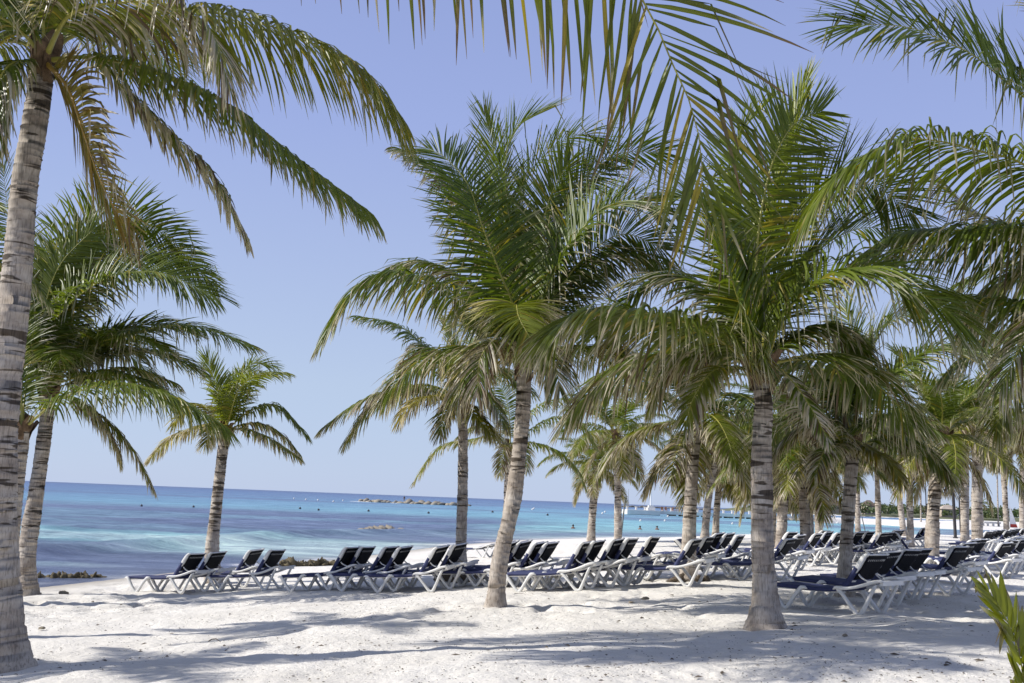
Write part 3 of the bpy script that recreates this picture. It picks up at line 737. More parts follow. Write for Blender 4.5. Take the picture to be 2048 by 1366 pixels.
# the curved palm in the middle
hero('curved palm with dark banded trunk standing in the middle of the sand', (990, 1211),
     [(994, 1165), (1003, 1105), (1026, 1003), (1039, 900), (1045, 830), (1048, 770), (1046, 728)], (31, 29),
     [([(1036, 660, -.7), (1024, 603, -.9), (998, 541, -1.0), (963, 447, -1.0), (936, 369, -.9), (889, 314, -.7), (852, 296, -.5)], K(Lmax=.80, n=92, g=.35, roll=1.25, dry=.16, lime=.16, vee=.2)),
      ([(1010, 640, .4), (975, 530, .6), (936, 404, .7), (889, 360, .8), (850, 322, .9), (795, 296, 1.0)], K(Lmax=.42, n=84, g=1.4, dry=.7, roll=.3, lime=.2, s0=.35)),
      ([(1040, 640, .5), (1030, 560, .8), (1022, 462, 1.0), (1010, 337, 1.1), (1030, 259, 1.0), (1088, 220, .8)], K(Lmax=.88, n=92, g=.15, roll=1.45, dry=.12, lime=.22, vee=.15)),
      ([(1030, 620, 1.0), (1010, 470, 1.4), (994, 337, 1.6), (968, 224, 1.7)], K(Lmax=.7, n=70, g=.2, roll=.15, lime=.55, dry=.1, spread=.6)),
      ([(1050, 640, 1.0), (1040, 540, 1.4), (1052, 369, 1.7), (1104, 298, 1.8), (1162, 267, 1.7), (1200, 277, 1.6)], K(Lmax=.75, n=88, g=.5, roll=.9, lime=.2, dry=.1)),
      ([(1065, 640, .6), (1090, 530, .9), (1127, 416, 1.1), (1186, 337, 1.2), (1241, 306, 1.2), (1328, 304, 1.1)], K(Lmax=.8, n=92, g=.35, roll=.7, lime=.15, dry=.2)),
      ([(1075, 640, -.5), (1104, 552, -.8), (1147, 482, -1.0), (1198, 423, -1.2), (1264, 400, -1.3), (1325, 425, -1.3)], K(Lmax=.85, n=92, g=.5, roll=-.85, lime=.22, dry=.25, vee=.4)),
      ([(1010, 665, -.3), (960, 618, -.5), (912, 587, -.6), (842, 558, -.7), (776, 548, -.8), (715, 575, -.9), (651, 662, -.9)], K(Lmax=.78, n=96, g=1.5, dry=.24, lime=.22)),
      ([(1005, 640, .4), (971, 595, .7), (932, 564, .9), (881, 533, 1.0), (834, 525, 1.1), (770, 542, 1.2)], K(Lmax=.70, n=86, g=1.2, dry=.45, lime=.28)),
      ([(1036, 640, -1.2), (1033, 610, -1.9), (1040, 640, -2.4), (1075, 700, -2.7)], K(Lmax=.62, n=70, g=.9, dry=.35, lime=.5, s0=.3, yellow=.08)),
      ([(1080, 640, .4), (1130, 560, .7), (1190, 520, .8), (1270, 512, .8), (1365, 548, .8)], K(Lmax=.75, n=86, g=1.0, dry=.3, lime=.12)),
      ([(1070, 620, .8), (1105, 490, 1.2), (1150, 385, 1.4), (1225, 335, 1.5)], K(Lmax=.8, n=92, g=.3, roll=1.15, lime=.12, dry=.15)),
      ([(1075, 655, .1), (1120, 575, .2), (1180, 505, .2), (1250, 468, .2), (1330, 500, .2)], K(Lmax=.85, n=92, g=.6, roll=.95, lime=.10, dry=.2)),
      ([(1015, 620, .6), (985, 520, .9), (950, 430, 1.1), (905, 375, 1.2)], K(Lmax=.75, n=88, g=.3, roll=1.2, lime=.15, dry=.2)),
      ([(1060, 620, .2), (1078, 500, .3), (1098, 400, .3), (1140, 320, .2)], K(Lmax=.75, n=90, g=.15, roll=1.35, lime=.25, dry=.12)),
      ([(1080, 690, .2), (1130, 640, .3), (1190, 640, .4), (1250, 700, .5)], K(Lmax=.7, n=80, g=1.4, dry=.35)),
      ([(1000, 700, -.2), (960, 690, -.4), (930, 740, -.6), (915, 800, -.7)], K(Lmax=.6, n=60, g=1.6, dry=.65, yellow=.08)),
      ([(1060, 700, -.7), (1080, 690, -1.0), (1110, 730, -1.2), (1120, 780, -1.3)], K(Lmax=.55, n=60, g=1.6, dry=.8)),
      ([(1020, 700, -.7), (990, 680, -1.1), (960, 720, -1.3), (955, 790, -1.4)], K(Lmax=.5, n=60, g=1.6, dry=.85))], 7,
     extra=[(70, 65, 3.2, 60, K(Lmax=.8, n=80, g=.6)), (110, 50, 3.0, 70, K(Lmax=.8, n=80, g=.8)), (40, 30, 3.0, 80, K(Lmax=.7, n=80, g=1.2, dry=.3)), (150, 25, 2.8, 80, K(Lmax=.7, n=76, g=1.3, dry=.4))],
     flare=1.65)
# the stout palm right of the middle
hero('stout palm with flared foot and dark leaf scars beside the nearest loungers', (1532, 1256),
     [(1530, 1180), (1525, 1090), (1524, 980), (1523, 900), (1527, 820), (1524, 770), (1522, 735)], (47, 36),
     [([(1512, 690, -.8), (1498, 650, -1.0), (1480, 608, -1.2), (1461, 552, -1.3), (1433, 485, -1.3), (1410, 425, -1.2), (1375, 395, -1.1), (1345, 400, -1.0)], K(Lmax=.72, n=92, g=.45, roll=1.1, dry=.28, lime=.20)),
      ([(1515, 640, -.3), (1511, 560, -.4), (1519, 446, -.4), (1539, 345, -.3), (1562, 287, -.2), (1593, 244, 0), (1645, 222, .2)], K(Lmax=.82, n=96, g=.1, roll=1.5, dry=.07, lime=.42, vee=.15)),
      ([(1520, 600, .3), (1535, 450, .5), (1570, 300, .7), (1606, 172, .8)], K(Lmax=.7, n=70, g=0, roll=.3, lime=.9, dry=.06, spread=.42, wid=.05)),
      ([(1505, 640, .5), (1484, 501, .8), (1472, 345, 1.0), (1484, 267, 1.0), (1523, 218, .9)], K(Lmax=.72, n=86, g=.15, roll=1.3, lime=.55, dry=.08)),
      ([(1535, 650, .4), (1558, 564, .7), (1589, 482, .9), (1621, 431, 1.0), (1660, 392, 1.1), (1738, 368, 1.2), (1825, 425, 1.2)], K(Lmax=.85, n=94, g=.4, roll=.8, lime=.15, dry=.14)),
      ([(1545, 690, -.5), (1562, 638, -.7), (1621, 575, -.9), (1679, 544, -1.0), (1757, 540, -1.1), (1835, 583, -1.2), (1915, 636, -1.2)], K(Lmax=.88, n=96, g=.9, roll=-.55, lime=.34, dry=.18, vee=.4)),
      ([(1490, 722, -.4), (1447, 684, -.6), (1378, 647, -.8), (1285, 624, -1.0), (1193, 619, -1.1), (1128, 643, -1.2), (1112, 668, -1.2)], K(Lmax=.92, n=100, g=1.4, dry=.26, lime=.26, yellow=.05)),
      ([(1545, 650, 1.0), (1590, 560, 1.5), (1650, 490, 1.8), (1730, 455, 2.0), (1810, 470, 2.0)], K(Lmax=.8, n=86, g=.5, roll=.5, lime=.1, dry=.12)),
      ([(1490, 670, .8), (1440, 600, 1.3), (1380, 560, 1.6), (1300, 560, 1.8), (1230, 620, 1.9)], K(Lmax=.75, n=86, g=1.1, dry=.3, lime=.12)),
      ([(1560, 745, -.5), (1590, 770, -.8), (1630, 830, -1.0), (1655, 880, -1.1)], K(Lmax=.26, n=50, g=1.3, dry=.9)),
      ([(1480, 735, -.6), (1430, 740, -.9), (1390, 790, -1.1), (1370, 850, -1.2)], K(Lmax=.40, n=60, g=1.5, dry=.5, yellow=.15)),
      ([(1555, 700, .3), (1610, 660, .5), (1680, 660, .6), (1740, 720, .6)], K(Lmax=.50, n=80, g=1.4, dry=.3, lime=.3)),
      ([(1480, 700, .2), (1420, 690, .3), (1350, 720, .4), (1310, 790, .4)], K(Lmax=.6, n=80, g=1.5, dry=.4, lime=.3, yellow=.06))], 8,
     extra=[(70, 60, 3.2, 60, K(Lmax=.8, n=80, g=.5, lime=.3)), (110, 45, 3.0, 75, K(Lmax=.8, n=80, g=.9)), (30, 20, 2.8, 70, K(Lmax=.75, n=76, g=1.3, dry=.3)), (160, 20, 2.8, 75, K(Lmax=.75, n=76, g=1.4, dry=.4))],
     flare=2.15)
hero('palm rising between the seats of the nearest loungers', (1689, 1195),
     [(1690, 1130), (1695, 1050), (1702, 950), (1706, 910), (1704, 872)], (27, 23),
     [([(1693, 820, -.2), (1679, 735, -.3), (1668, 660, -.2)], K(Lmax=.65, n=70, g=.3, roll=1.1, lime=.35)),
      ([(1712, 830, -.3), (1734, 800, -.4), (1794, 744, -.6), (1864, 700, -.7), (1968, 700, -.8)], K(Lmax=.75, n=88, g=.8, roll=-.4, dry=.2, lime=.25)),
      ([(1730, 888, 0), (1770, 876, .1), (1841, 892, .2), (1900, 955, .2)], K(Lmax=.44, n=76, g=1.4, dry=.3, lime=.3)),
      ([(1690, 890, -.3), (1669, 865, -.5), (1623, 828, -.6), (1575, 785, -.7)], K(Lmax=.45, n=60, g=1.3, dry=.85, lime=.4)),
      ([(1715, 800, .3), (1735, 720, .6), (1775, 650, .8), (1830, 620, .9)], K(Lmax=.75, n=80, g=.5, roll=.7, lime=.25)),
      ([(1680, 830, .3), (1640, 760, .6), (1590, 730, .8), (1540, 760, .9)], K(Lmax=.7, n=80, g=1.0, lime=.3)),
      ([(1670, 860, .1), (1620, 850, .2), (1570, 880, .3), (1540, 930, .3)], K(Lmax=.42, n=70, g=1.5, dry=.5, yellow=.1)),
      ([(1740, 900, -.4), (1775, 920, -.6), (1800, 960, -.8)], K(Lmax=.36, n=60, g=1.4, dry=.4, yellow=.35)),
      ([(1700, 790, .8), (1705, 700, 1.2), (1690, 610, 1.5)], K(Lmax=.7, n=76, g=.3, roll=1.0, lime=.25)),
      ([(1740, 850, -.6), (1800, 830, -1.0), (1870, 860, -1.3)], K(Lmax=.46, n=70, g=1.4, dry=.3)),
      ([(1675, 890, -.5), (1650, 900, -.8), (1630, 950, -1.0)], K(Lmax=.34, n=56, g=1.4, dry=.8))], 9,
     extra=[(80, 60, 2.8, 70, K(Lmax=.7, n=70, g=.6)), (120, 30, 2.6, 80, K(Lmax=.7, n=70, g=1.2, dry=.3)), (50, 30, 2.6, 70, K(Lmax=.7, n=70, g=1.2))])
# palm just outside the right edge, whose fronds reach in
hero('palm beyond the right edge whose big arching fronds reach into the sky', (2330, 1262),
     [(2325, 1100), (2310, 900), (2295, 700), (2285, 560), (2280, 505)], (46, 36),
     [([(2200, 430, -.3), (2048, 329, -.6), (1966, 304, -.7), (1893, 285, -.8), (1820, 278, -.8), (1761, 296, -.9), (1673, 351, -.9), (1618, 424, -.9)], K(Lmax=.92, n=104, g=1.5, lime=.42, dry=.20, roll=-.08)),
      ([(2200, 360, -.8), (2120, 260, -1.2), (2048, 194, -1.5), (2003, 157, -1.6), (1951, 113, -1.8), (1893, 84, -1.9), (1820, 55, -2.0), (1746, 49, -2.1), (1697, 48, -2.1)], K(Lmax=.88, n=112, g=.4, roll=1.0, lime=.25, dry=.14)),
      ([(2180, 470, 0), (2048, 459, .1), (1966, 458, .2), (1864, 463, .3), (1790, 472, .3), (1730, 505, .3)], K(Lmax=.95, n=96, g=1.7, lime=.25, dry=.25)),
      ([(2180, 460, .6), (2060, 460, 1.0), (2003, 452, 1.1), (1940, 421, 1.2), (1895, 375, 1.2)], K(Lmax=.6, n=76, g=.9, dry=.7, lime=.2)),
      ([(2200, 540, .2), (2100, 600, .3), (1990, 602, .4), (1878, 585, .5)], K(Lmax=.85, n=90, g=1.5, dry=.25, lime=.3)),
      ([(2200, 560, -.4), (2120, 610, -.7), (2048, 684, -.8), (2005, 770, -.9)], K(Lmax=.7, n=76, g=1.4, dry=.6)),
      ([(2200, 500, .8), (2100, 520, 1.2), (2010, 560, 1.4), (1940, 640, 1.5)], K(Lmax=.8, n=86, g=1.5, dry=.35)),
      ([(2290, 380, -.2), (2260, 220, -.4), (2180, 80, -.6), (2080, -20, -.7)], K(Lmax=.9, n=86, g=.6, lime=.35, roll=.6)),
      ([(2300, 400, .3), (2330, 250, .5), (2420, 150, .7)], K(Lmax=.8, n=70, g=.8)),
      ([(2360, 460, 0), (2460, 430, .1), (2580, 520, .2)], K(Lmax=.8, n=70, g=1.4)),
      ([(2350, 520, -.4), (2440, 560, -.7), (2500, 680, -.9)], K(Lmax=.8, n=70, g=1.4, dry=.4))], 10, base_Y=13.2, flare=1.7)
hero('shaded palm beyond the right edge with drooping lower fronds', (2240, 1180),
     [(2235, 1050), (2225, 900), (2218, 790), (2215, 740)], (34, 28),
     [([(2150, 690, 0), (2080, 660, .1), (1990, 670, .2), (1900, 740, .3)], K(Lmax=.8, n=86, g=1.4, dry=.3, lime=.2)),
      ([(2150, 720, -.4), (2090, 720, -.6), (2030, 770, -.7), (1990, 860, -.8)], K(Lmax=.75, n=80, g=1.5, dry=.35, lime=.35, yellow=.1)),
      ([(2160, 650, .4), (2100, 560, .7), (2020, 530, .9), (1930, 560, 1.0)], K(Lmax=.8, n=86, g=1.0, dry=.2, lime=.25)),
      ([(2190, 620, .2), (2150, 500, .4), (2080, 430, .5)], K(Lmax=.8, n=76, g=.6, roll=.7)),
      ([(2160, 740, .5), (2100, 770, .8), (2040, 850, 1.0)], K(Lmax=.7, n=76, g=1.5, dry=.5)),
      ([(2270, 680, .2), (2340, 680, .3), (2400, 760, .4)], K(Lmax=.7, n=60, g=1.4))], 11, base_Y=18.5)
# palm beside the camera: one frond hangs across the top of the picture
def near_palm():
    foot = Vector((-3.75, 4.0, 0)); foot.z = float(ground_z(foot.x, foot.y)); f = np.array(foot)
    root, top = palm_base('palm beside the viewer whose long frond hangs down across the top of the picture', foot,
                          [np.array(p, float) for p in ((0, 0, -.1), (.02, 0, 1.2), (-.05, .03, 2.6), (0, .1, 4.05))], (.15, .125), 12)
    tip = [at(1000, -225, 4.85), at(1190, -105, 4.95), at(1288, 2, 5.0), at(1322, 72, 5.0), at(1346, 130, 5.0), at(1381, 208, 5.0), at(1402, 295, 5.0), at(1406, 385, 5.0)]
    pts = [top, np.array([.45, .2, 4.55]), np.array(at(200, -500, 4.6)) - f, np.array(at(680, -370, 4.75)) - f] + [np.array(p) - f for p in tip]
    frond(root, pts, Lmax=.70, n=66, g=2.8, gtip=.10, twist=1.45, dry=.24, lime=.10, yellow=.08, brown=.06, tips=BROWN * 1.3, wid=.036, s0=.14, seed=1200, segs=7, petr=.026, vee=.2)  # low lime and brown tips put the shaded underside into the leaflet colour
    for k, (az, el, ln, bend) in enumerate([(95, 60, 3.4, 85), (170, 35, 3.2, 80), (220, 55, 3.2, 85), (265, 30, 3.0, 80), (320, 60, 3.0, 75), (130, 15, 3.0, 70), (200, 0, 2.8, 60), (250, -5, 2.6, 60)]):
        frond(root, gen_curve(math.radians(az), math.radians(el), ln, math.radians(bend)) + top, seed=1210 + k, Lmax=.75, n=64, g=1.3, dry=.3)
near_palm()

# ------------------------------------------------------------------ palms farther off share a set of fronds
SETF = []
for k, (el, ln, bend, kw) in enumerate([
        (82, 2.6, 40, K(g=.25, lime=.60, dry=.08, spread=.7)), (70, 2.9, 65, K(g=.4, lime=.35, dry=.12)), (62, 3.0, 75, K(g=.5, lime=.25, dry=.15)),
        (48, 3.0, 80, K(g=.8, lime=.35, dry=.2)), (38, 3.1, 85, K(g=1.1, lime=.20, dry=.25)), (26, 3.0, 80, K(g=1.4, lime=.35, dry=.35)),
        (14, 2.9, 75, K(g=1.5, lime=.30, dry=.40, yellow=.08)), (2, 2.7, 65, K(g=1.5, lime=.4, dry=.5, yellow=.2)), (-18, 2.4, 55, K(g=1.4, dry=.7, yellow=.25)),
        (-38, 2.1, 40, K(g=1.3, dry=.9, yellow=.2)), (-52, 1.7, 25, K(g=1.2, dry=1.2, lime=.1))]):
    V, Fq, c, MV, MF, mc = frond_data(gen_curve(0, math.radians(el), ln, math.radians(bend), sway=.1 * (-1) ** k), Lmax=.52, n=50, wid=.052, segs=4, seed=3000 + k, petr=.032, s0=.15, **kw)
    SETF.append((np_mesh('frond', V, Fq, 'leaf', c), np_mesh('midrib', MV, MF, 'midrib', mc), el))
def far_palm(label, bx, by, tx, ty, w, seed, scale=1.0, lean_mid=0, nfr=20, foot=None, height=None, group=None):
    if foot is None:
        foot = ground_at(bx, by); f = np.array(foot)
        top = np.array(at(tx, ty, foot.y)) - f
    else:
        foot = Vector(foot); foot.z = float(ground_z(foot.x, foot.y)); top = np.array([lean_mid, 0, height])
    Y = foot.y if w else 14
    rad = w * Y / FPX / 2 if w else .14
    rad = min(max(rad, .10), .19)
    mid = top * .5 + np.array([-top[0] * .18, 0, 0])
    root, tp = palm_base(label, foot, [np.array([0, 0, -.1]), mid, top], (rad * 1.05, rad * .85), seed, 1.6, 12, 5, .10)
    r = np.random.default_rng(seed)
    els = [0, 1, 1, 2, 2, 3, 3, 4, 4, 4, 5, 5, 6, 6, 7, 7, 8, 8, 9, 9, 10, 10]
    az = r.uniform(0, 6.28)
    for k in range(nfr):
        cl = els[k * len(els) // nfr]
        me_, mi_, el = SETF[cl]
        o = link('frond', me_, root); o.location = tp + np.array([0, 0, -.03])
        az += 2.4 + r.uniform(-.25, .25)
        s_ = scale * r.uniform(.84, 1.12)
        o.rotation_euler = (r.normal(0, .10), r.normal(0, .10), az); o.scale = (s_, s_ * r.choice([-1, 1]), s_)
        link('midrib', mi_, o)
    return root
for a in [
    ('thick pale palm behind the first lounger right of the curved palm', 1375, 1163, 1391, 842, 27, 21, .92),
    ('slim palm leaning right at the far sand edge, left of the flagpole', 1181, 1090, 1195, 932, 15, 22, .95),
    ('slim straight palm just left of the white flagpole', 1236, 1098, 1231, 868, 14, 23, 1.0),
    ('palm leaning right just behind the thick pale palm', 1408, 1088, 1434, 912, 15, 24, .95),
    ('slender palm right of the leaning one, before the pier', 1430, 1084, 1444, 925, 13, 25, .95),
    ('slender palm close behind the right side of the stout palm', 1545, 1105, 1552, 938, 12, 26, .9),
    ('leaning palm with dark scars right of the stout palm', 1560, 1116, 1584, 862, 21, 27, 1.0),
    ('thick palm, first of the trunk cluster right of the leaning scarred palm', 1612, 1116, 1603, 915, 21, 28, .95),
    ('thin far palm in the middle of the trunk cluster', 1622, 1086, 1618, 925, 11, 29, .9),
    ('pale palm, last on the right of the trunk cluster', 1638, 1092, 1629, 908, 14, 30, .95),
    ('thin far palm right behind the trunk between the nearest loungers', 1716, 1074, 1714, 892, 10, 31, .95),
    ('thin upright palm behind the far facing loungers', 1758, 1082, 1751, 890, 11, 32, .95),
    ('palm leaning left above the sand spit', 1808, 1072, 1777, 912, 12, 33, .95),
    ('upright palm standing at the foot of the far facing loungers', 1821, 1094, 1818, 892, 13, 34, .95),
    ('thin far palm by the dark posts, left of the thick shaded trunk', 1842, 1064, 1842, 925, 8, 35, .95),
    ('thick shaded palm leaning right behind the nearest lounger row', 1862, 1134, 1884, 872, 26, 36, 1.0),
    ('left one of the two close trunks beside the dark post', 1930, 1094, 1932, 850, 17, 37, 1.0),
    ('right one of the two close trunks beside the dark post', 1955, 1117, 1956, 838, 21, 38, 1.0),
    ('palm among the far right loungers', 2014, 1080, 2003, 890, 14, 39, 1.0),
    ('far thin palm left of the sail at the right edge', 1997, 1062, 1994, 935, 7, 40, .95),
    ('palm trunk cut by the right edge among the loungers', 2045, 1082, 2047, 885, 13, 41, 1.0),
    ('low bushy far palm beside the white pergola', 1968, 1058, 1962, 1008, 6, 42, .9),
]:
    far_palm(*a)
for lb, ft, h, sd in [('palm beyond the left edge, throwing a thin trunk shadow far over the sand', (-9.1, 15.1, 0), 5.4, 51),
                      ('palm beyond the left edge, throwing the broad shadow left of the middle', (-10.2, 11.7, 0), 5.0, 52),
                      ('palm beyond the left edge close by, shading the lower edge of the sand', (-8.4, 7.6, 0), 5.2, 53)]:
    far_palm(lb, 0, 0, 0, 0, 0, sd, .72, foot=ft, height=h, nfr=13)

# ------------------------------------------------------------------ sun lounger (u along it from foot to head, v across, w up)
LW = .64                                       # width between the side frames
def sweep_rect(bm, path, hw, hh, v0):
    """bar of width hw (across v) and height hh following path [(u, w)] in the plane v = v0, ends rounded off"""
    P = np.array(path, float)
    C, L = catmull(np.stack([P[:, 0], np.full(len(P), v0), P[:, 1]], 1), 22)
    T = unit(np.gradient(C, axis=0)); Nn = np.stack([-T[:, 2], np.zeros(len(T)), T[:, 0]], 1)
    hh = np.broadcast_to(hh, (len(P),)); H = np.interp(np.linspace(0, 1, 22), np.linspace(0, 1, len(P)), hh) / 2
    sect = [(-1, -.6), (-.65, -1), (.65, -1), (1, -.6), (1, .6), (.65, 1), (-.65, 1), (-1, .6)]
    rings = []
    for i in range(22):
        e = .6 if i in (0, 21) else 1.0
        rings.append([bm.verts.new(tuple(C[i] + np.array([0, a * hw / 2 * e, 0]) + Nn[i] * b_ * H[i] * e)) for a, b_ in sect])
    for r0, r1 in zip(rings[:-1], rings[1:]):
        for k in range(8):
            bm.faces.new((r0[k], r0[(k + 1) % 8], r1[(k + 1) % 8], r1[k]))
    bm.faces.new(rings[0][::-1]); bm.faces.new(rings[-1])
def slab(bm, path, v0, v1, th, sag=0.0, nv=6):
    """sheet of thickness th following path [(u, w)], from v0 to v1, sagging in the middle"""
    P = np.array(path, float); C, L = catmull(np.stack([P[:, 0], np.zeros(len(P)), P[:, 1]], 1), 18)
    T = unit(np.gradient(C, axis=0)); Nn = np.stack([-T[:, 2], np.zeros(len(T)), T[:, 0]], 1)
    g = []
    for s in (1, -1):
        rows = []
        for i in range(18):
            rows.append([bm.verts.new(tuple(C[i] + np.array([0, v0 + (v1 - v0) * j / nv, 0]) + Nn[i] * (s * th / 2 - sag * math.sin(math.pi * j / nv) * math.sin(math.pi * i / 17)))) for j in range(nv + 1)])
        g.append(rows)
    for s, rows in enumerate(g):
        for i in range(17):
            for j in range(nv):
                q = (rows[i][j], rows[i + 1][j], rows[i + 1][j + 1], rows[i][j + 1])
                bm.faces.new(q if s else q[::-1])
    a, b_ = g
    for i in range(17):
        bm.faces.new((a[i][0], a[i + 1][0], b_[i + 1][0], b_[i][0])); bm.faces.new((a[i + 1][nv], a[i][nv], b_[i][nv], b_[i + 1][nv]))
    for j in range(nv):
        bm.faces.new((a[0][j + 1], a[0][j], b_[0][j], b_[0][j + 1])); bm.faces.new((a[17][j], a[17][j + 1], b_[17][j + 1], b_[17][j]))
def lounger_meshes(el):
    """el: angle of the backrest above the seat"""
    out = []
    def add(name, mat_, fn, smooth=True):
        bm = bmesh.new(); fn(bm); out.append((name, bm_mesh(name, bm, mat_, smooth)))
    h = LW / 2
    for s in (-1, 1):
        v = s * (h + .012)
        add('front_leg', 'white_plastic', lambda bm: sweep_rect(bm, [(-.04, .315), (.0, .33), (.05, .30), (.13, .18), (.235, .035), (.27, .014), (.31, .035), (.42, .19), (.52, .31), (.57, .335), (.63, .315)], .055, [.03, .055, .06, .045, .05, .06, .05, .042, .055, .06, .03], v))
        add('rear_leg', 'white_plastic', lambda bm: sweep_rect(bm, [(1.10, .345), (1.16, .31), (1.26, .19), (1.385, .035), (1.43, .014), (1.475, .035), (1.56, .19), (1.65, .36), (1.70, .44)], .055, [.05, .05, .042, .048, .06, .048, .042, .042, .04], v))
        add('armrest', 'white_plastic', lambda bm: sweep_rect(bm, [(1.05, .335), (1.10, .365), (1.22, .36), (1.38, .385), (1.55, .435), (1.68, .478), (1.80, .492)], .072, [.03, .055, .042, .042, .045, .05, .035], v))
        add('seat_rail', 'white_plastic', lambda bm: sweep_rect(bm, [(-.02, .30), (.4, .305), (.8, .305), (1.2, .305)], .04, .04, s * (h - .045)))
    def bars(bm):
        bm_box(bm, (-.005, 0, .322), (.055, LW, .03)); 
    add('foot_bar', 'white_plastic', bars, False)
    def rear(bm):
        bm_box(bm, (1.765, 0, .462), (.05, LW - .02, .066))
    add('rear_bar', 'white_plastic', rear, False)
    add('seat_sling', 'navy_sling', lambda bm: slab(bm, [(.035, .335), (.3, .328), (.6, .322), (.9, .322), (1.19, .345)], -h + .005, h - .005, .055, .018))
    # backrest
    pu, pw, Lb = 1.19, .35, .64
    ce, se = math.cos(el), math.sin(el)
    def B(t, off=0.0): return (pu + ce * t - se * off, pw + se * t + ce * off)
    for s in (-1, 1):
        add('backrest_rail', 'white_plastic', lambda bm: sweep_rect(bm, [B(.02), B(.2), B(.36, .004), B(.5, .012), B(.6, .004), B(Lb, -.03)], .058, [.03, .03, .045, .078, .07, .03], s * (h - .028)))
    def topbar(bm):
        rot = Matrix.Rotation(-el, 3, 'Y')
        c = B(Lb - .035, -.012); bm_box(bm, (c[0], 0, c[1]), (.035, LW - .10, .03), rot)
    def midbar(bm):
        rot = Matrix.Rotation(-el, 3, 'Y')
        c = B(.16, -.02); bm_box(bm, (c[0], 0, c[1]), (.03, LW - .10, .025), rot)
    add('backrest_bar', 'white_plastic', topbar, False)
    add('backrest_bar', 'white_plastic', midbar, False)
    add('backrest_sling', 'navy_sling', lambda bm: (slab(bm, [B(0, .0), B(.1, .002), B(.2, .004), B(.3, .006), B(.37, .010)], -h - .004, h + .004, .058, .010), slab(bm, [B(.355, .014), B(.45, .03), B(.6, .022)], -h + .062, h - .062, .03, .008)))
    def panel(bm):
        slab(bm, [B(.20, -.034), B(.36, -.04), B(.525, -.036)], -h + .05, h - .05, .012, 0, 8)
        slab(bm, [B(.555, -.03), B(.585, -.032), B(.612, -.034)], -h + .05, h - .05, .014, 0, 8)
    add('back_panel', 'dark_mesh', panel)
    def lace(bm):
        for k in range(9):
            v = -h + .09 + k * (LW - .18) / 8
            a, b_ = B(.525, -.046), B(.56, -.046)
            sweep_rect(bm, [(a[0], a[1]), ((a[0] + b_[0]) / 2, (a[1] + b_[1]) / 2), (b_[0], b_[1])], .012, .008, v)
    add('lace', 'cord', lace)
    for s in (-1, 1):
        a = B(.30, -.03)
        add('support_bar', 'white_plastic', lambda bm: sweep_rect(bm, [a, (a[0] + .06, a[1] - .06), (1.60, .445)], .022, .02, s * (h - .07)))
    return out
LM = {k: lounger_meshes(math.radians(k)) for k in (54, 46, 12)}
def lounger(px, py, ang, label, group, el=54, back=False, lift=.84, zoff=0.0):
    """px, py: where the top of the backrest's nearer corner shows in the photograph; ang: turn of the head end towards the camera (degrees)"""
    e = math.radians(el)
    p = ground_at(px, py, lift)
    a = -math.radians(ang) + (math.pi if back else 0)
    loc_u = 1.19 + math.cos(e) * .64
    near = -LW / 2 if not back else LW / 2
    dx = math.cos(a) * loc_u - math.sin(a) * near; dy = math.sin(a) * loc_u + math.cos(a) * near
    fx, fy = p.x - dx, p.y - dy
    hx, hy = math.cos(a), math.sin(a)
    z0, z1 = (float(ground_z(fx + hx * q, fy + hy * q)) for q in (.27, 1.43))
    s0, s1 = (float(ground_z(fx + hx * .85 - hy * q, fy + hy * .85 + hx * q)) for q in (-.3, .3))
    o = tag(empty('sun_lounger', (fx, fy, 0)), label, 'sun lounger', group)
    pitch = math.atan2(z1 - z0, 1.16); rl = math.atan2(s1 - s0, .6)
    o.rotation_euler = (Matrix.Rotation(a, 3, 'Z') @ Matrix.Rotation(-pitch, 3, 'Y') @ Matrix.Rotation(rl, 3, 'X')).to_euler()
    o.location.z = z0 - .27 * math.sin(pitch) - .012 + zoff
    for nme, me_ in LM[el]:
        pt = link(nme, me_, o)
        if nme == 'lace': pt['kind'] = 'stuff'
    return o
ORD = ['first', 'second', 'third', 'fourth', 'fifth', 'sixth', 'seventh', 'eighth', 'ninth', 'tenth', 'eleventh', 'twelfth', 'thirteenth', 'fourteenth', 'fifteenth', 'sixteenth', 'seventeenth', 'eighteenth']
def row(spots, where, group, ang, lift=.84):
    for k, s in enumerate(spots):
        el = s[2] if len(s) > 2 else 54
        lounger(s[0], s[1], ang + (s[3] if len(s) > 3 else 0), f'navy sling lounger, {ORD[k]} from the left {where}', group, el, lift=lift - (.06 if el == 46 else 0))
row([(380, 1109), (427, 1106), (504, 1100), (547, 1101)], 'in the leftmost row by the water', 'loungers in the leftmost row', 18)
row([(700, 1096), (731, 1095), (777, 1095), (806, 1096)], 'in the row left of the curved palm', 'loungers left of the curved palm', 19)
row([(880, 1095), (918, 1091)], 'of the larger pair left of the curved trunk', 'pair left of the curved trunk', 21)
row([(1022, 1087), (1046, 1085), (1076, 1087), (1098, 1086)], 'in the row behind the curved trunk', 'loungers behind the curved trunk', 24)
row([(1174, 1086), (1198, 1083)], 'of the far pair below the slim palms', 'far pair below the slim palms', 24)
row([(1238, 1081), (1265, 1079), (1308, 1075)], 'in the row before the pale palm', 'loungers before the thick pale palm', 24)
row([(1391, 1080), (1418, 1075), (1481, 1073)], 'of the near row left of the stout palm', 'near row left of the stout palm', 25)
row([(1435, 1068), (1455, 1068)], 'of the pair above it by the slender palms', 'pair above the near row', 30)
row([(1575, 1078), (1594, 1070), (1631, 1068), (1655, 1064), (1676, 1066)], 'in the row behind the stout palm', 'row right of the stout palm', 34)
row([(1577, 1065), (1645, 1062)], 'of two just showing behind that palm row', 'loungers behind that row', 38)
row([(1735, 1107), (1766, 1104), (1808, 1100), (1833, 1098)], 'in the nearest row, right of the stout palm', 'nearest row of loungers', 46)
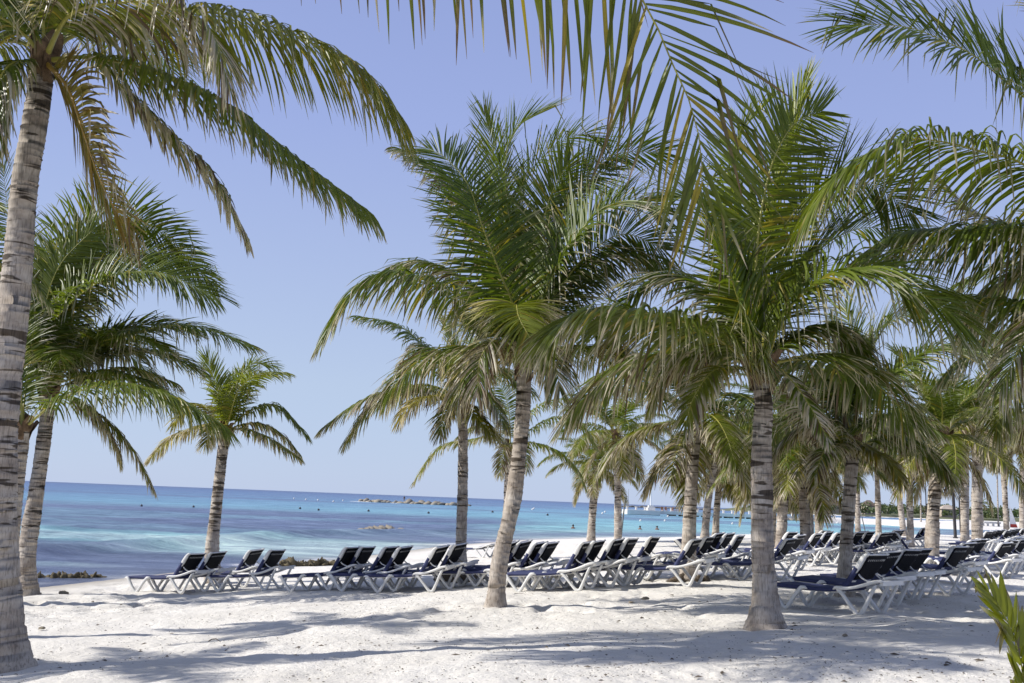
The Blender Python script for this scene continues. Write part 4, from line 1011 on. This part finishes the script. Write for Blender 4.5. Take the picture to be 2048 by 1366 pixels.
row([(1910, 1093), (1927, 1087), (1941, 1081), (1954, 1079)], 'in the shaded row right of the nearest row', 'shaded row on the right', 46)
row([(1712, 1065), (1722, 1063), (1735, 1064), (1763, 1066), (1773, 1065)], 'in the far row before the sand spit', 'far row before the spit', 40)
row([(1846, 1056), (1856, 1056), (1789, 1061), (1796, 1060)], 'in the far cluster by the upright palm', 'small far cluster', 42)
row([(2004, 1085), (2018, 1080), (2032, 1076), (2043, 1079)], 'in the front row at the right edge', 'front row at the right edge', 46)
row([(1974, 1064), (1983, 1062), (1992, 1060), (2002, 1060), (2012, 1061), (2021, 1059), (2030, 1058), (2038, 1057), (2045, 1058)], 'in the crowded far row, right edge', 'crowded far row at the right edge', 46)
lounger(1350, 1080, 20, 'lounger turned the other way so its navy backrest front faces the camera', 'loungers before the thick pale palm', 46, True, .78)
lounger(1790, 1066, 20, 'far lounger facing right, back to back with the far row', 'far row before the spit', 54, True, .82)
lounger(985, 1094, 24, 'flat lying far lounger left of the curved trunk, only its foot showing', 'loungers behind the curved trunk', 12, False, .40)

# ------------------------------------------------------------------ rocks, weed, litter on the sand
def lump(name, mat_, size, seed, sub=3, rough=.35):
    bm = bmesh.new(); bmesh.ops.create_icosphere(bm, subdivisions=sub, radius=1)
    r = np.random.default_rng(seed); k1 = r.normal(0, 2.2, (9, 3)); ph = r.uniform(0, 6, 9)
    for v in bm.verts:
        p = np.array(v.co); n_ = sum(math.sin(float(k1[i] @ p) * (1 + i * .45) + ph[i]) / (1 + i * .5) for i in range(9))
        q = p * (1 + rough * .35 * n_); v.co = (q[0] * size[0], q[1] * size[1], max(q[2], -.35) * size[2])
    return bm_mesh(name, bm, mat_, True)
def clump(label, cat, px, py, size, seed, mat_='weed', name='seaweed_heap', group=None, count=7, Yw=None):
    p = ground_at(px, py)
    root = tag(empty(name, p), label, cat, group)
    r = np.random.default_rng(seed)
    for k in range(count):
        f = (k + .5) / count - .5
        s_ = size[2] * r.uniform(.6, 1.15)
        o = link('clod', lump('clod', mat_, (max(size[0] / count * 1.5, .09) * r.uniform(.7, 1.6), size[1] * r.uniform(.3, .7), s_), seed * 40 + k, 3, 1.15), root)
        o.location = (f * size[0] * 1.2, r.normal(0, size[1] * .4) + f * size[3], s_ * .10 * r.uniform(-1, 1))
        o.rotation_euler = (r.normal(0, .2), r.normal(0, .2), r.uniform(0, 6))
    return root
clump('brown heap of washed up weed at the waterline behind the left trunks', 'seaweed', 108, 1164, (1.6, .30, .17, .8), 1, group='weed heaps at the waterline', count=26)
clump('brown weed heap at the waterline right of the leftmost lounger row', 'seaweed', 640, 1131, (2.0, .30, .16, 2.2), 2, group='weed heaps at the waterline', count=28)
clump('small dark weed heap at the far waterline left of the curved trunk', 'seaweed', 975, 1082, (2.4, .4, .16, 1.0), 3, group='weed heaps at the waterline', count=14)
clump('dark heap of husks under the larger lounger pair', 'husks', 925, 1160, (.8, .25, .11, 0), 4, name='husk_heap', count=14, mat_='twig')
clump('dark heap of earth and husks at the foot of the thick pale palm', 'husks', 1378, 1163, (.55, .2, .10, 0), 5, name='husk_heap', count=12, mat_='twig')
for k, (px, py, s_, lb) in enumerate([(126, 1188, .10, 'dark stone on the sand near the pale leaning palm'), (84, 1258, .045, 'small stone on the sand beside the big left trunk'),
                                      (1290, 1199, .06, 'small dark clod on the sand left of the stout palm'), (1262, 1206, .04, 'tiny clod at the end of the long shadow streak'),
                                      (1690, 1272, .03, 'tiny dark pebble on the sand right of the stout palm')]):
    p = ground_at(px, py)
    o = tag(link('stone', lump('stone', 'rock', (s_, s_ * .7, s_ * .6), 60 + k)), lb, 'stone'); o.location = p + Vector((0, 0, s_ * .15))
def twig(px, py, pts, rad, label):
    p = ground_at(px, py)
    C, L = catmull(np.array(pts, float), 16)
    V, Fq = tube_np(C, np.linspace(rad, rad * .4, 16), 6)
    o = tag(link('twig', np_mesh('twig', V, Fq, 'twig')), label, 'twig'); o.location = p
twig(428, 1285, [(-.07, 0, .01), (-.03, .02, .035), (.03, 0, .04), (.09, -.03, .012)], .008, 'bent brown twig lying in the broad shadow on the sand')
twig(1040, 1189, [(-.1, 0, .01), (0, .02, .02), (.1, 0, .008)], .006, 'thin twig on the sand right of the curved trunk')
# crumbs of weed, bark and shell, extra ones standing in for shaded sand pits
def crumbs():
    r = np.random.default_rng(5); Vs, Fs = [], []; n = 7000
    Y = 8 + 14 * r.random(n) ** 1.6; X = (r.random(n) * 1.24 - .62) * Y
    Z = ground_z(X, Y); dsh = shore_dist(X, Y)
    base = np.array([(-1, -.4, 0), (1, -.3, 0), (.2, .8, 0), (.1, .1, .7)]); tri = np.array([(0, 1, 3), (1, 2, 3), (2, 0, 3)])
    q = 0
    for i in range(n):
        if dsh[i] < 1 or vnoise(X[i] * .6, Y[i] * .6, 99) < .35: continue
        a = r.uniform(0, 6.28); s_ = r.uniform(.004, .016) * (1 + 1.5 * (r.random() < .05)); e = r.uniform(.5, 2.0)
        p = base * np.array([s_ * e, s_, s_ * .7]); c_, sn = math.cos(a), math.sin(a)
        p = p @ np.array([[c_, sn, 0], [-sn, c_, 0], [0, 0, 1]]) + np.array([X[i], Y[i], Z[i] + .004])
        Vs.append(p); Fs.append(tri + q); q += 4
    o = link('beach_litter', np_mesh('beach_litter', np.vstack(Vs), np.vstack(Fs), 'twig', smooth=False))
    tag(o, 'tiny crumbs of bark, shell and dry weed strewn on the sand, some standing for shaded pits', 'litter', kind='stuff')
crumbs()

# ------------------------------------------------------------------ young palm shoot in the lower right corner
def shoot():
    foot = at(2085, 1600, 5.0); foot.z = float(ground_z(foot.x, foot.y)); f = np.array(foot)
    root = tag(empty('palm_seedling', foot), 'bright yellow green young palm shoot with brown tips in the lower right corner', 'palm seedling')
    def Pp(*pp): return [np.array([0, 0, 0])] + [np.array(at(a, b_, 5.0 + d_)) - f for a, b_, d_ in pp]
    frond(root, Pp((2050, 1380, 0), (2036, 1300, 0), (2015, 1243, -.02), (1990, 1200, -.03), (1972, 1178, -.04)), Lmax=.155, n=15, g=.05, roll=1.25, lime=1.0, dry=.26, yellow=.10, wid=.050, s0=.50, seed=71, vee=.2, petr=.012, spread=.55, segs=6, tips=BROWN + .05)
    frond(root, Pp((2110, 1440, .1), (2150, 1350, .15), (2210, 1290, .2)), Lmax=.18, n=12, g=.2, roll=1.0, lime=1.0, dry=.25, yellow=.1, wid=.05, s0=.45, seed=72, petr=.012, spread=.7, segs=6)
    frond(root, Pp((2060, 1500, -.1), (2075, 1430, -.2), (2120, 1390, -.25)), Lmax=.16, n=10, g=.3, roll=.9, lime=.9, dry=.3, wid=.05, s0=.4, seed=73, petr=.012, spread=.7, segs=6)
    V, Fq = tube_np(np.array([(0, 0, -.05), (0, 0, .06), (.005, 0, .16), (.0, 0, .3)]), np.array([.035, .03, .024, .012]), 8)
    link('stem', np_mesh('stem', V, Fq, 'midrib', np.repeat((STEM * 1.2)[None], len(V), 0)), root)
shoot()

# ------------------------------------------------------------------ out on the water
def sea_at(px, py, up=0.0):
    d_ = ray(px, py); k = (SEA + up - CAM.z) / d_.z
    return CAM + d_ * k
def rock_group(label, pts, w, h, n, seed, name, cat='rocks', mat_='sea_rock'):
    """pts: pixel ends of a ridge of rock standing in the sea"""
    A, B = sea_at(*pts[0]), sea_at(*pts[1])
    root = tag(empty(name, A), label, cat)
    r = np.random.default_rng(seed)
    for k in range(n):
        f = (k + r.uniform(.1, .9)) / n
        p = (B - A) * f
        s_ = r.uniform(.6, 1.2)
        o = link('stone', lump('stone', mat_, ((B - A).length / n * r.uniform(.6, 1.1), w * s_, h * s_ * r.uniform(.6, 1.1)), seed * 30 + k, 2, .5), root)
        o.location = p + Vector((0, r.normal(0, w * .3), 0)); o.rotation_euler = (0, 0, math.atan2((B - A).y, (B - A).x))
    return root
rock_group('low brown rock awash in the dark water left of the curved palm', ((722, 1062), (814, 1063.5)), .6, .42, 12, 11, 'sea_rock', 'rock')
rock_group('long thin stone reef on the sea below the horizon left of the curved trunk', ((722, 1003.5), (942, 1012.5)), 2.2, 1.0, 26, 12, 'stone_reef', 'reef')
rock_group('far low breakwater of dark stones beyond the white pier', ((1245, 1014), (1560, 1025)), 2.5, 1.5, 34, 13, 'stone_breakwater', 'breakwater')
def foam(label, A, B, w, seed):
    """ragged line of white water lying on the sea"""
    r = np.random.default_rng(seed); A, B = sea_at(*A), sea_at(*B); root = np.array(A)
    t = np.linspace(0, 1, 40); wv = w * (.2 + r.random(40)) * np.sin(np.pi * t)
    C = np.array([np.array(A + (B - A) * float(q)) for q in t]); C[:, 1] += r.normal(0, w * .5, 40)
    V = np.concatenate([C + np.array([0, 1, 0]) * wv[:, None], C + np.array([0, 0, .10]), C - np.array([0, 1, 0]) * wv[:, None]]) - root
    V[:, 2] += .03
    i = np.arange(39); Fq = np.vstack([np.stack([i, i + 1, i + 41, i + 40], 1), np.stack([i + 40, i + 41, i + 81, i + 80], 1)])
    o = tag(link('foam', np_mesh('foam', V, Fq, 'white_cloth')), label, 'foam', kind='stuff'); o.location = A
foam('white water breaking on the rock awash', (700, 1062), (800, 1066.5), .28, 1)
foam('white water breaking at the left end of the far reef', (700, 1003), (742, 1004.5), 1.5, 2)
foam('white water breaking on the middle of the far reef', (780, 1006), (794, 1007), 1.5, 3)
# float line buoys
def buoy_mesh(s_):
    prof = [(0, -.5), (.35, -.42), (.5, -.15), (.5, .1), (.36, .38), (.14, .5), (.12, .62), (0, .64)]
    seg = 10; V = []
    for rr, zz in prof:
        for k in range(seg): V.append((rr * s_ * math.cos(k * 6.2832 / seg), rr * s_ * math.sin(k * 6.2832 / seg), zz * s_))
    i = np.arange(len(prof) - 1)[:, None] * seg; j = np.arange(seg)[None]; j2 = (j + 1) % seg
    return np.array(V), np.stack([i + j, i + j2, i + seg + j2, i + seg + j], -1).reshape(-1, 4)
bv, bf = buoy_mesh(.55); BU = np_mesh('buoy', bv, bf, 'buoy'); BD = np_mesh('buoy', bv * .8, bf, 'buoy_dark')
whites = [(588, 998), (612, 1000), (636, 1001), (667, 1004), (686, 1002), (1065, 1020), (1068, 1018), (1205, 1028), (1210, 1025), (1245, 1026), (1281, 1043), (1330, 1043), (1336, 1034), (1465, 1049), (1452, 1036), (1655, 1055), (1675, 1047), (1150, 1015)]
darks = [(283, 1013), (387, 1015), (637, 1021), (737, 1023), (857, 1027), (985, 1025), (600, 1018), (1095, 1031)]
for k, (px, py) in enumerate(sorted(whites)):
    o = tag(link('buoy', BU), f'small white float buoy, {ORD[k]} from the left of the white ones', 'buoy', 'white float buoys'); o.location = sea_at(px, py) + Vector((0, 0, .12))
    dd = o.location.y; s_ = min(1, max(.35, dd / 260)); o.scale = (s_,) * 3
for k, (px, py) in enumerate(sorted(darks)):
    o = tag(link('buoy', BD), f'small dark float buoy, {ORD[k]} from the left of the dark ones', 'buoy', 'dark float buoys'); o.location = sea_at(px, py) + Vector((0, 0, .1))
    s_ = min(1, max(.4, o.location.y / 200)); o.scale = (s_,) * 3
# bathers: head and shoulders above the water
def skin_body(edges_pts, edges, radii, mat_, name):
    me_ = bpy.data.meshes.new(name); me_.from_pydata([tuple(p) for p in edges_pts], edges, [])
    o = bpy.data.objects.new(name, me_); col.objects.link(o)
    sk = o.modifiers.new('skin', 'SKIN'); sk.use_smooth_shade = True
    for v, rr in zip(me_.skin_vertices[0].data, radii): v.radius = (rr, rr)
    me_.skin_vertices[0].data[0].use_root = True
    ss = o.modifiers.new('sub', 'SUBSURF'); ss.levels = 1; ss.render_levels = 1
    me_.materials.append(MATS[mat_])
    return o
for k, (px, py, lb) in enumerate([(1146, 1057, 'head of the bather left of the slim leaning palm'), (1280, 1059, 'head of the bather below the flagpole, left one of two'), (1314, 1059, 'head of the bather right of the flagpole, right one of two')]):
    p = sea_at(px, py)
    o = skin_body([(0, 0, -.25), (0, 0, .02), (0, 0, .10), (0, 0, .17), (0, -.01, .29), (.2, 0, -.02), (-.2, 0, -.02)], [(0, 1), (1, 2), (2, 3), (3, 4), (1, 5), (1, 6)], [.17, .13, .06, .085, .07, .09, .09], 'skin', 'person')
    tag(o, lb, 'person', 'bathers'); o.location = p + Vector((0, 0, .02))
    hr = link('hair', lump('hair', 'dark_hair', (.11, .12, .10), 90 + k, 2, .15), o); hr.location = (0, .015, .27)
def standing(px, py, label, shirt, at_p=None, scale=1.0):
    p = at_p if at_p is not None else ground_at(px, py)
    o = skin_body([(0, 0, .92), (0, 0, 1.12), (0, 0, 1.38), (0, 0, 1.50), (0, 0, 1.60), (0, -.01, 1.70), (.19, 0, 1.40), (.25, .02, 1.12), (.24, -.05, .86), (-.19, 0, 1.40), (-.25, .02, 1.12), (-.24, -.05, .86), (.10, 0, .88), (.11, -.02, .48), (.11, .02, .06), (-.10, 0, .88), (-.11, -.02, .48), (-.11, .05, .06)],
                  [(0, 1), (1, 2), (2, 3), (3, 4), (4, 5), (2, 6), (6, 7), (7, 8), (2, 9), (9, 10), (10, 11), (0, 12), (12, 13), (13, 14), (0, 15), (15, 16), (16, 17)],
                  [.14, .13, .14, .06, .09, .075, .07, .05, .04, .07, .05, .04, .09, .065, .05, .09, .065, .05], 'skin', 'person')
    tag(o, label, 'person'); o.location = p; o.scale = (scale,) * 3
    sh = link('shirt', lump('shirt', shirt, (.20, .15, .36), 95, 2, .1), o); sh.location = (0, 0, 1.20)
    hr = link('hair', lump('hair', 'dark_hair', (.10, .11, .09), 96, 2, .1), o); hr.location = (0, .015, 1.71)
standing(1857, 1058, 'tiny person in a red shirt by the dark posts at the far water', 'red_cloth')
standing(0, 0, 'tiny dark figure standing on the far stone reef', 'dark_hair', sea_at(808, 1007.5) + Vector((0, 0, .6)), 1.0)

# white pier with bollards, flagpole and flag
def pier():
    A = sea_at(1249, 1028.5); B = sea_at(1700, 1045.5)
    d_ = Vector((B.x - A.x, B.y - A.y, 0)); L = d_.length; ux = d_.normalized(); ang = math.atan2(ux.y, ux.x)
    root = tag(empty('pier', A, ang), 'long white concrete pier across the bay', 'pier')
    bm = bmesh.new(); bm_box(bm, (L / 2 + 4, 0, .78), (L - 8, 3.4, .80)); link('deck', bm_mesh('deck', bm, 'concrete'), root)
    bm = bmesh.new(); bm_box(bm, (4.2, 0, .62), (8.4, 5.5, 1.16)); link('pier_head', bm_mesh('pier_head', bm, 'concrete', bevel=.08), root)
    nP = 11
    for k in range(nP):
        bm = bmesh.new(); bm_box(bm, (0, 0, .05), (1.6, 2.6, 1.5)); o = link('pile', bm_mesh('pile', bm, 'sea_rock'), root); o.location = (12 + k * (L * .55) / nP, 0, 0)
    # stone footing of the landward half
    for k in range(26):
        o = link('stone', lump('stone', 'sea_rock', (1.6, 2.6, 1.0), 400 + k, 2, .4), root); o.location = (L * .6 + k * L * .4 / 26, -.6, -.15)
    bo = bmesh.new(); bm_box(bo, (0, 0, .35), (.4, .4, .7)); bm_box(bo, (0, 0, .75), (.6, .6, .14)); bom = bm_mesh('bollard', bo, 'concrete')
    for k in range(26):
        o = link('bollard', bom, root); o.location = (1.0 + k * L / 26, 1.3, 1.17 if 1.0 + k * L / 26 > 8.3 else 1.19)
    fp = A + ux * 6.7 + Vector((-ux.y, ux.x, 0)) * .4
    r2 = tag(empty('flagpole', (fp.x, fp.y, SEA + 1.2), ang), 'tall white flagpole standing on the head of the pier', 'flagpole')
    bm = bmesh.new(); bm_box(bm, (0, 0, .35), (1.9, 1.9, .7)); bm_box(bm, (0, 0, .95), (1.2, 1.2, .55)); link('base', bm_mesh('base', bm, 'concrete'), r2)
    V, Fq = tube_np(np.array([(0, 0, 1.1), (0, 0, 4), (0, 0, 7), (0, 0, 9.9)]), np.array([.17, .15, .12, .09]), 8); link('pole', np_mesh('pole', V, Fq, 'white_cloth'), r2)
    V, Fq = buoy_mesh(.32); o = link('finial', np_mesh('finial', V, Fq, 'white_cloth'), r2); o.location = (0, 0, 10.0)
    fl = tag(empty('flag', (fp.x, fp.y, SEA + 1.2 + 7.6), ang), 'small limp green white and red flag on the flagpole', 'flag')
    for k, mm in enumerate(('green_cloth', 'white_cloth', 'red_cloth')):
        n_ = 7; V = []
        for i in range(n_):
            u = (k + i / (n_ - 1)) / 3
            for w_ in (0, .5, 1): V.append((.12 + u * 1.15, .16 * math.sin(u * 9 + w_), 1.5 * (1 - w_) - u * .9 - .1 * math.sin(u * 7)))
        i = np.arange(n_ - 1)[:, None] * 3; j = np.arange(2)[None]
        Fq = np.stack([i + j, i + j + 1, i + 4 + j, i + 3 + j], -1).reshape(-1, 4)
        link('flag_stripe', np_mesh('flag_stripe', np.array(V), Fq, mm), fl)
    for k, off in enumerate((1.2, 14.5)):
        p = A + ux * off + Vector((-ux.y, ux.x, 0)) * 1.2
        V, Fq = tube_np(np.array([(0, 0, 0), (0, 0, 2), (0, 0, 5.2 - k)]), np.array([.06, .05, .035]), 6)
        o = tag(link('lamp_mast', np_mesh('lamp_mast', V, Fq, 'grey_wood')), ('thin grey mast at the seaward end of the pier', 'thin grey mast on the pier right of the flagpole')[k], 'mast'); o.location = (p.x, p.y, SEA + 1.1)
    for k, off in enumerate((9.6, 10.7, 12.6, 13.5, 14.3)):
        p = A + ux * off
        t_ = tag(empty('deck_chair', (p.x, p.y, SEA + 1.125), ang + .4 * k), f'tiny orange deck chair on the pier, {ORD[k]} from the flagpole', 'chair', 'orange chairs on the pier')
        for nme, c_, s_, m_ in (('seat', (0, 0, .36), (.55, .6, .07), 'orange_fabric'), ('backrest', (0, .32, .72), (.55, .07, .75), 'orange_fabric'), ('leg', (-.23, -.25, .16), (.06, .06, .33), 'timber'), ('leg', (.23, -.25, .16), (.06, .06, .33), 'timber'), ('leg', (-.23, .25, .16), (.06, .06, .33), 'timber'), ('leg', (.23, .25, .16), (.06, .06, .33), 'timber')):
            bm = bmesh.new(); bm_box(bm, c_, s_); link(nme, bm_mesh(nme, bm, m_), t_)
pier()

# sand spit and the wooded headland across the bay
def spit():
    n_, k_ = 60, 12
    A = np.array([sea_at(1640, 1046.5)[:2], sea_at(1700, 1047.5)[:2], sea_at(1760, 1050)[:2], sea_at(1830, 1055)[:2], sea_at(1920, 1060)[:2], sea_at(2060, 1062)[:2], sea_at(2300, 1066)[:2]])
    Bk = np.array([sea_at(1640, 1044.5)[:2], sea_at(1700, 1045)[:2], sea_at(1760, 1045.5)[:2], sea_at(1830, 1046)[:2], sea_at(1920, 1045.5)[:2], sea_at(2060, 1049)[:2], sea_at(2300, 1056)[:2]])
    t = np.linspace(0, 1, n_); tt = np.linspace(0, 1, len(A))
    a_ = np.stack([np.interp(t, tt, A[:, i]) for i in range(2)], 1); b_ = np.stack([np.interp(t, tt, Bk[:, i]) for i in range(2)], 1)
    V = []
    for q in np.linspace(0, 1, k_):
        xy = a_ * (1 - q) + b_ * q; zz = SEA - .25 + 1.35 * math.sin(math.pi * min(1, q * 1.0)) ** .6 + .25 * fbm(xy[:, 0] * .1, xy[:, 1] * .1, 5)
        V.append(np.column_stack([xy, zz]))
    i = np.arange(k_ - 1)[:, None] * n_; j = np.arange(n_ - 1)[None]
    Fq = np.stack([i + j, i + j + 1, i + n_ + j + 1, i + n_ + j], -1).reshape(-1, 4)
    tag(link('sand_spit', np_mesh('sand_spit', np.vstack(V), Fq, 'sand')), kind='structure')
spit()
HY = 780.0
def headland():
    x0, x1 = (1565 - CX) / FPX * HY, (2600 - CX) / FPX * HY
    xs = np.linspace(x0, x1, 90); q = np.array([0, .02, .08, .3, .7, 1.0])
    V = []
    for qq in q:
        h = {0: -.4, .02: .9, .08: 1.6, .3: 3.0, .7: 4.5, 1.0: 4.0}[qq]
        yy = HY + qq * 260 + 12 * np.sin(xs * .05) + 10 * fbm(xs * .03, xs * 0 + 1, 6)
        hh = np.clip((xs - x0) / 25, .0, 1) * h + (0 if qq else 0)
        V.append(np.column_stack([xs, yy, SEA - .3 + hh]))
    n_ = len(xs); i = np.arange(len(q) - 1)[:, None] * n_; j = np.arange(n_ - 1)[None]
    Fq = np.stack([i + j, i + j + 1, i + n_ + j + 1, i + n_ + j], -1).reshape(-1, 4)
    fm = (Fq[:, 0] // n_ >= 1).astype(int)
    tag(link('headland', np_mesh('headland', np.vstack(V), Fq, ['sand', 'far_ground'], fmat=fm)), kind='structure')
    # the far wood: thousands of leaf clumps heaped into uneven crowns
    r = np.random.default_rng(8); Vs, Cs = [], []
    ncr = 420
    for k in range(ncr):
        cx = x0 + 6 + (x1 - x0 - 6) * r.random(); dy = 12 + 150 * r.random() ** 1.5
        ground = SEA + 1.5 + min(dy / 60, 1) * 1.8
        hgt = (2.6 + 3.6 * r.random() + 3.5 * min(1, dy / 60)) * np.clip((cx - x0) / 45, .35, 1); w_ = 2.2 + 2.6 * r.random()
        m = 95
        th_ = r.uniform(0, 6.28, m); ph = np.arccos(r.uniform(-.2, 1, m)); rr = r.uniform(.6, 1.08, m)
        P = np.stack([cx + w_ * rr * np.sin(ph) * np.cos(th_), HY + dy + w_ * rr * np.sin(ph) * np.sin(th_), ground + hgt * .35 + hgt * .65 * rr * np.cos(ph)], 1)
        s_ = r.uniform(.45, 1.0, m)[:, None]
        d1 = unit(r.normal(0, 1, (m, 3))); d2 = unit(np.cross(d1, r.normal(0, 1, (m, 3))))
        Vs.append(np.stack([P - d1 * s_, P - d2 * s_ * .7, P + d1 * s_, P + d2 * s_ * .7], 1).reshape(-1, 3))
        tone = r.uniform(0, 1); c = np.array((.060, .10, .028)) * (1 - tone) + np.array((.125, .15, .055)) * tone
        if r.random() < .12: c = np.array((.17, .14, .09))
        Cs.append(np.repeat(c[None] * r.uniform(.7, 1.25, (m, 1)), 4, 0).reshape(-1, 3))
    Vs = np.vstack(Vs); n4 = len(Vs) // 4
    o = link('far_wood', np_mesh('far_wood', Vs, np.arange(n4 * 4).reshape(-1, 4), 'far_leaf', np.vstack(Cs), smooth=False))
    tag(o, 'dense green scrub wood on the far headland', 'wood', kind='stuff')
headland()
def far_house(px, label, w, d_, h, roof_h, dy, mat_roof='thatch', sunk=0.0):
    X = (px - CX) / FPX * (HY + dy); g = SEA + 2.5
    root = tag(empty('thatched_house', (X, HY + dy, g)), label, 'house', 'houses on the far headland')
    bm = bmesh.new(); bm_box(bm, (0, 0, h / 2 - .5), (w, d_, h + 1)); link('wall', bm_mesh('wall', bm, 'far_wall'), root)
    bm = bmesh.new(); e = .9
    b0 = [bm.verts.new(p) for p in ((-w / 2 - e, -d_ / 2 - e, h - .3), (w / 2 + e, -d_ / 2 - e, h - .3), (w / 2 + e, d_ / 2 + e, h - .3), (-w / 2 - e, d_ / 2 + e, h - .3))]
    t0 = [bm.verts.new(p) for p in ((-w * .16, 0, h + roof_h), (w * .16, 0, h + roof_h))]
    bm.faces.new((b0[0], b0[1], t0[1], t0[0])); bm.faces.new((b0[1], b0[2], t0[1])); bm.faces.new((b0[2], b0[3], t0[0], t0[1])); bm.faces.new((b0[3], b0[0], t0[0])); bm.faces.new(b0[::-1])
    link('roof', bm_mesh('roof', bm, mat_roof), root)
    for k in range(max(2, int(w / 3.5))):
        nn_ = max(2, int(w / 3.5)); bm = bmesh.new(); bm_box(bm, (-w / 2 + (k + .5) * w / nn_, -d_ / 2 - .03, h * .6), (1.5, .12, 1.7)); wd_ = link('window', bm_mesh('window', bm, 'far_wall'), root)
        bm = bmesh.new(); bm_box(bm, (-w / 2 + (k + .5) * w / nn_, -d_ / 2 - .10, h * .6), (1.2, .1, 1.4)); link('pane', bm_mesh('pane', bm, 'far_glass'), wd_)
far_house(1652, 'wide thatched house on the far headland, left one by the trunk cluster', 10, 8, 5.5, 5.0, 45)
far_house(1673, 'pinkish thatched house on the far headland, right of the wide one', 9, 8, 5.5, 5.0, 40)
far_house(1600, 'small thatched hut at the left tip of the far headland', 6, 6, 5.5, 3.5, 40)
far_house(1898, 'pale low house on the far headland right of the shaded trunk', 12, 8, 6.0, 3.0, 45, 'far_wall')
far_house(1742, 'brown thatched house rising above the far scrub', 9, 8, 6.5, 4.0, 60)

# ------------------------------------------------------------------ posts, poles, pergola, sail
def post(label, px, py, ptop, rad, mat_='dark_wood', name='post', cat='post', lean=None, arm=False, lift=0.0):
    p = ground_at(px, py); t_ = np.array(at(*ptop, p.y)) - np.array(p)
    root = tag(empty(name, p), label, cat)
    V, Fq = tube_np(np.array([(0, 0, -.15), t_ * .33, t_ * .66, t_]), np.array([rad * 1.1, rad, rad, rad * .9]), 8); link('shaft', np_mesh('shaft', V, Fq, mat_), root)
    V, Fq = tube_np(np.array([(0, 0, -.05), (0, 0, .06), (0, 0, .10)]), np.array([rad * 1.7, rad * 1.6, rad * 1.05]), 8); link('collar', np_mesh('collar', V, Fq, mat_), root)
    if arm:
        bm = bmesh.new(); bm_box(bm, (t_[0], t_[1], t_[2] + .1), (.5, .5, .5)); link('lamp_head', bm_mesh('lamp_head', bm, mat_, bevel=.08), root)
post('dark post before the far water, left one beside the two close trunks', 1911, 1077, (1903, 925), .10, arm=True)
post('dark post before the far water, right one beside the two close trunks', 1921, 1070, (1916, 930), .12, arm=True)
post('slim dark post left of the thick shaded trunk', 1853, 1058, (1851, 955), .13)
post('dark post touching the thick shaded trunk on its left', 1862, 1062, (1861, 945), .13)
post('slanting blue grey pole right of the slim straight palm', 1240, 1092, (1250, 1000), .035, 'grey_wood', 'slanted_pole', 'pole')
post('thin slanting dark pole between two far trunks', 1733, 1074, (1721, 1022), .03, 'grey_wood', 'slanted_pole', 'pole')
def pergola():
    p = ground_at(1982, 1056); p.z = float(ground_z(p.x, p.y))
    root = tag(empty('pergola', p, .2), 'white beach pergola with square columns behind the far right palms', 'pergola')
    for i in range(4):
        for j in range(2):
            bm = bmesh.new(); bm_box(bm, ((i - 1.5) * 1.5, j * 2.4, 1.1), (.28, .28, 2.4)); link('column', bm_mesh('column', bm, 'concrete'), root)
    for j in range(2):
        bm = bmesh.new(); bm_box(bm, (0, j * 2.4, 2.42), (5.4, .24, .24)); link('beam', bm_mesh('beam', bm, 'concrete'), root)
    for i in range(9):
        bm = bmesh.new(); bm_box(bm, ((i - 4) * .62, 1.2, 2.62), (.12, 3.2, .16)); link('rafter', bm_mesh('rafter', bm, 'concrete'), root)
pergola()
def sail():
    p = ground_at(2026, 1062)
    root = tag(empty('sailboat', p, .1), 'beached small sailboat with white sail and red lower panel at the right edge', 'boat')
    k = p.y / 2100 * .72
    V = []; n_ = 8
    for i in range(n_):
        f = i / (n_ - 1)
        for j in range(4):
            g_ = j / 3; V.append((-(4 + 0 * f) * k * 2 + g_ * (1 - f) * 22 * k, .18 * math.sin(g_ * 3.1) * (1 - f), (14 + f * 62) * k))
    i = np.arange(n_ - 1)[:, None] * 4; j = np.arange(3)[None]
    Fq = np.stack([i + j, i + j + 1, i + 5 + j, i + 4 + j], -1).reshape(-1, 4)
    fm = (Fq[:, 0] // 4 < 1).astype(int)
    link('sail', np_mesh('sail', np.array(V), Fq, ['white_cloth', 'red_cloth'], fmat=fm), root)
    V, Fq = tube_np(np.array([(-8 * k, 0, .2), (-8 * k, 0, 40 * k), (-8 * k, 0, 80 * k)]), np.array([.05, .045, .03]), 6); link('mast', np_mesh('mast', V, Fq, 'white_cloth'), root)
    xs_ = np.linspace(-1, 1, 12); V, Fq = tube_np(np.stack([xs_ * 12 * k, xs_ * 0, .28 + .12 * xs_ ** 2], 1), .2 * np.sqrt(np.maximum(1 - xs_ ** 4, .02)), 10, .6); link('hull', np_mesh('hull', V, Fq, 'red_cloth'), root)
sail()
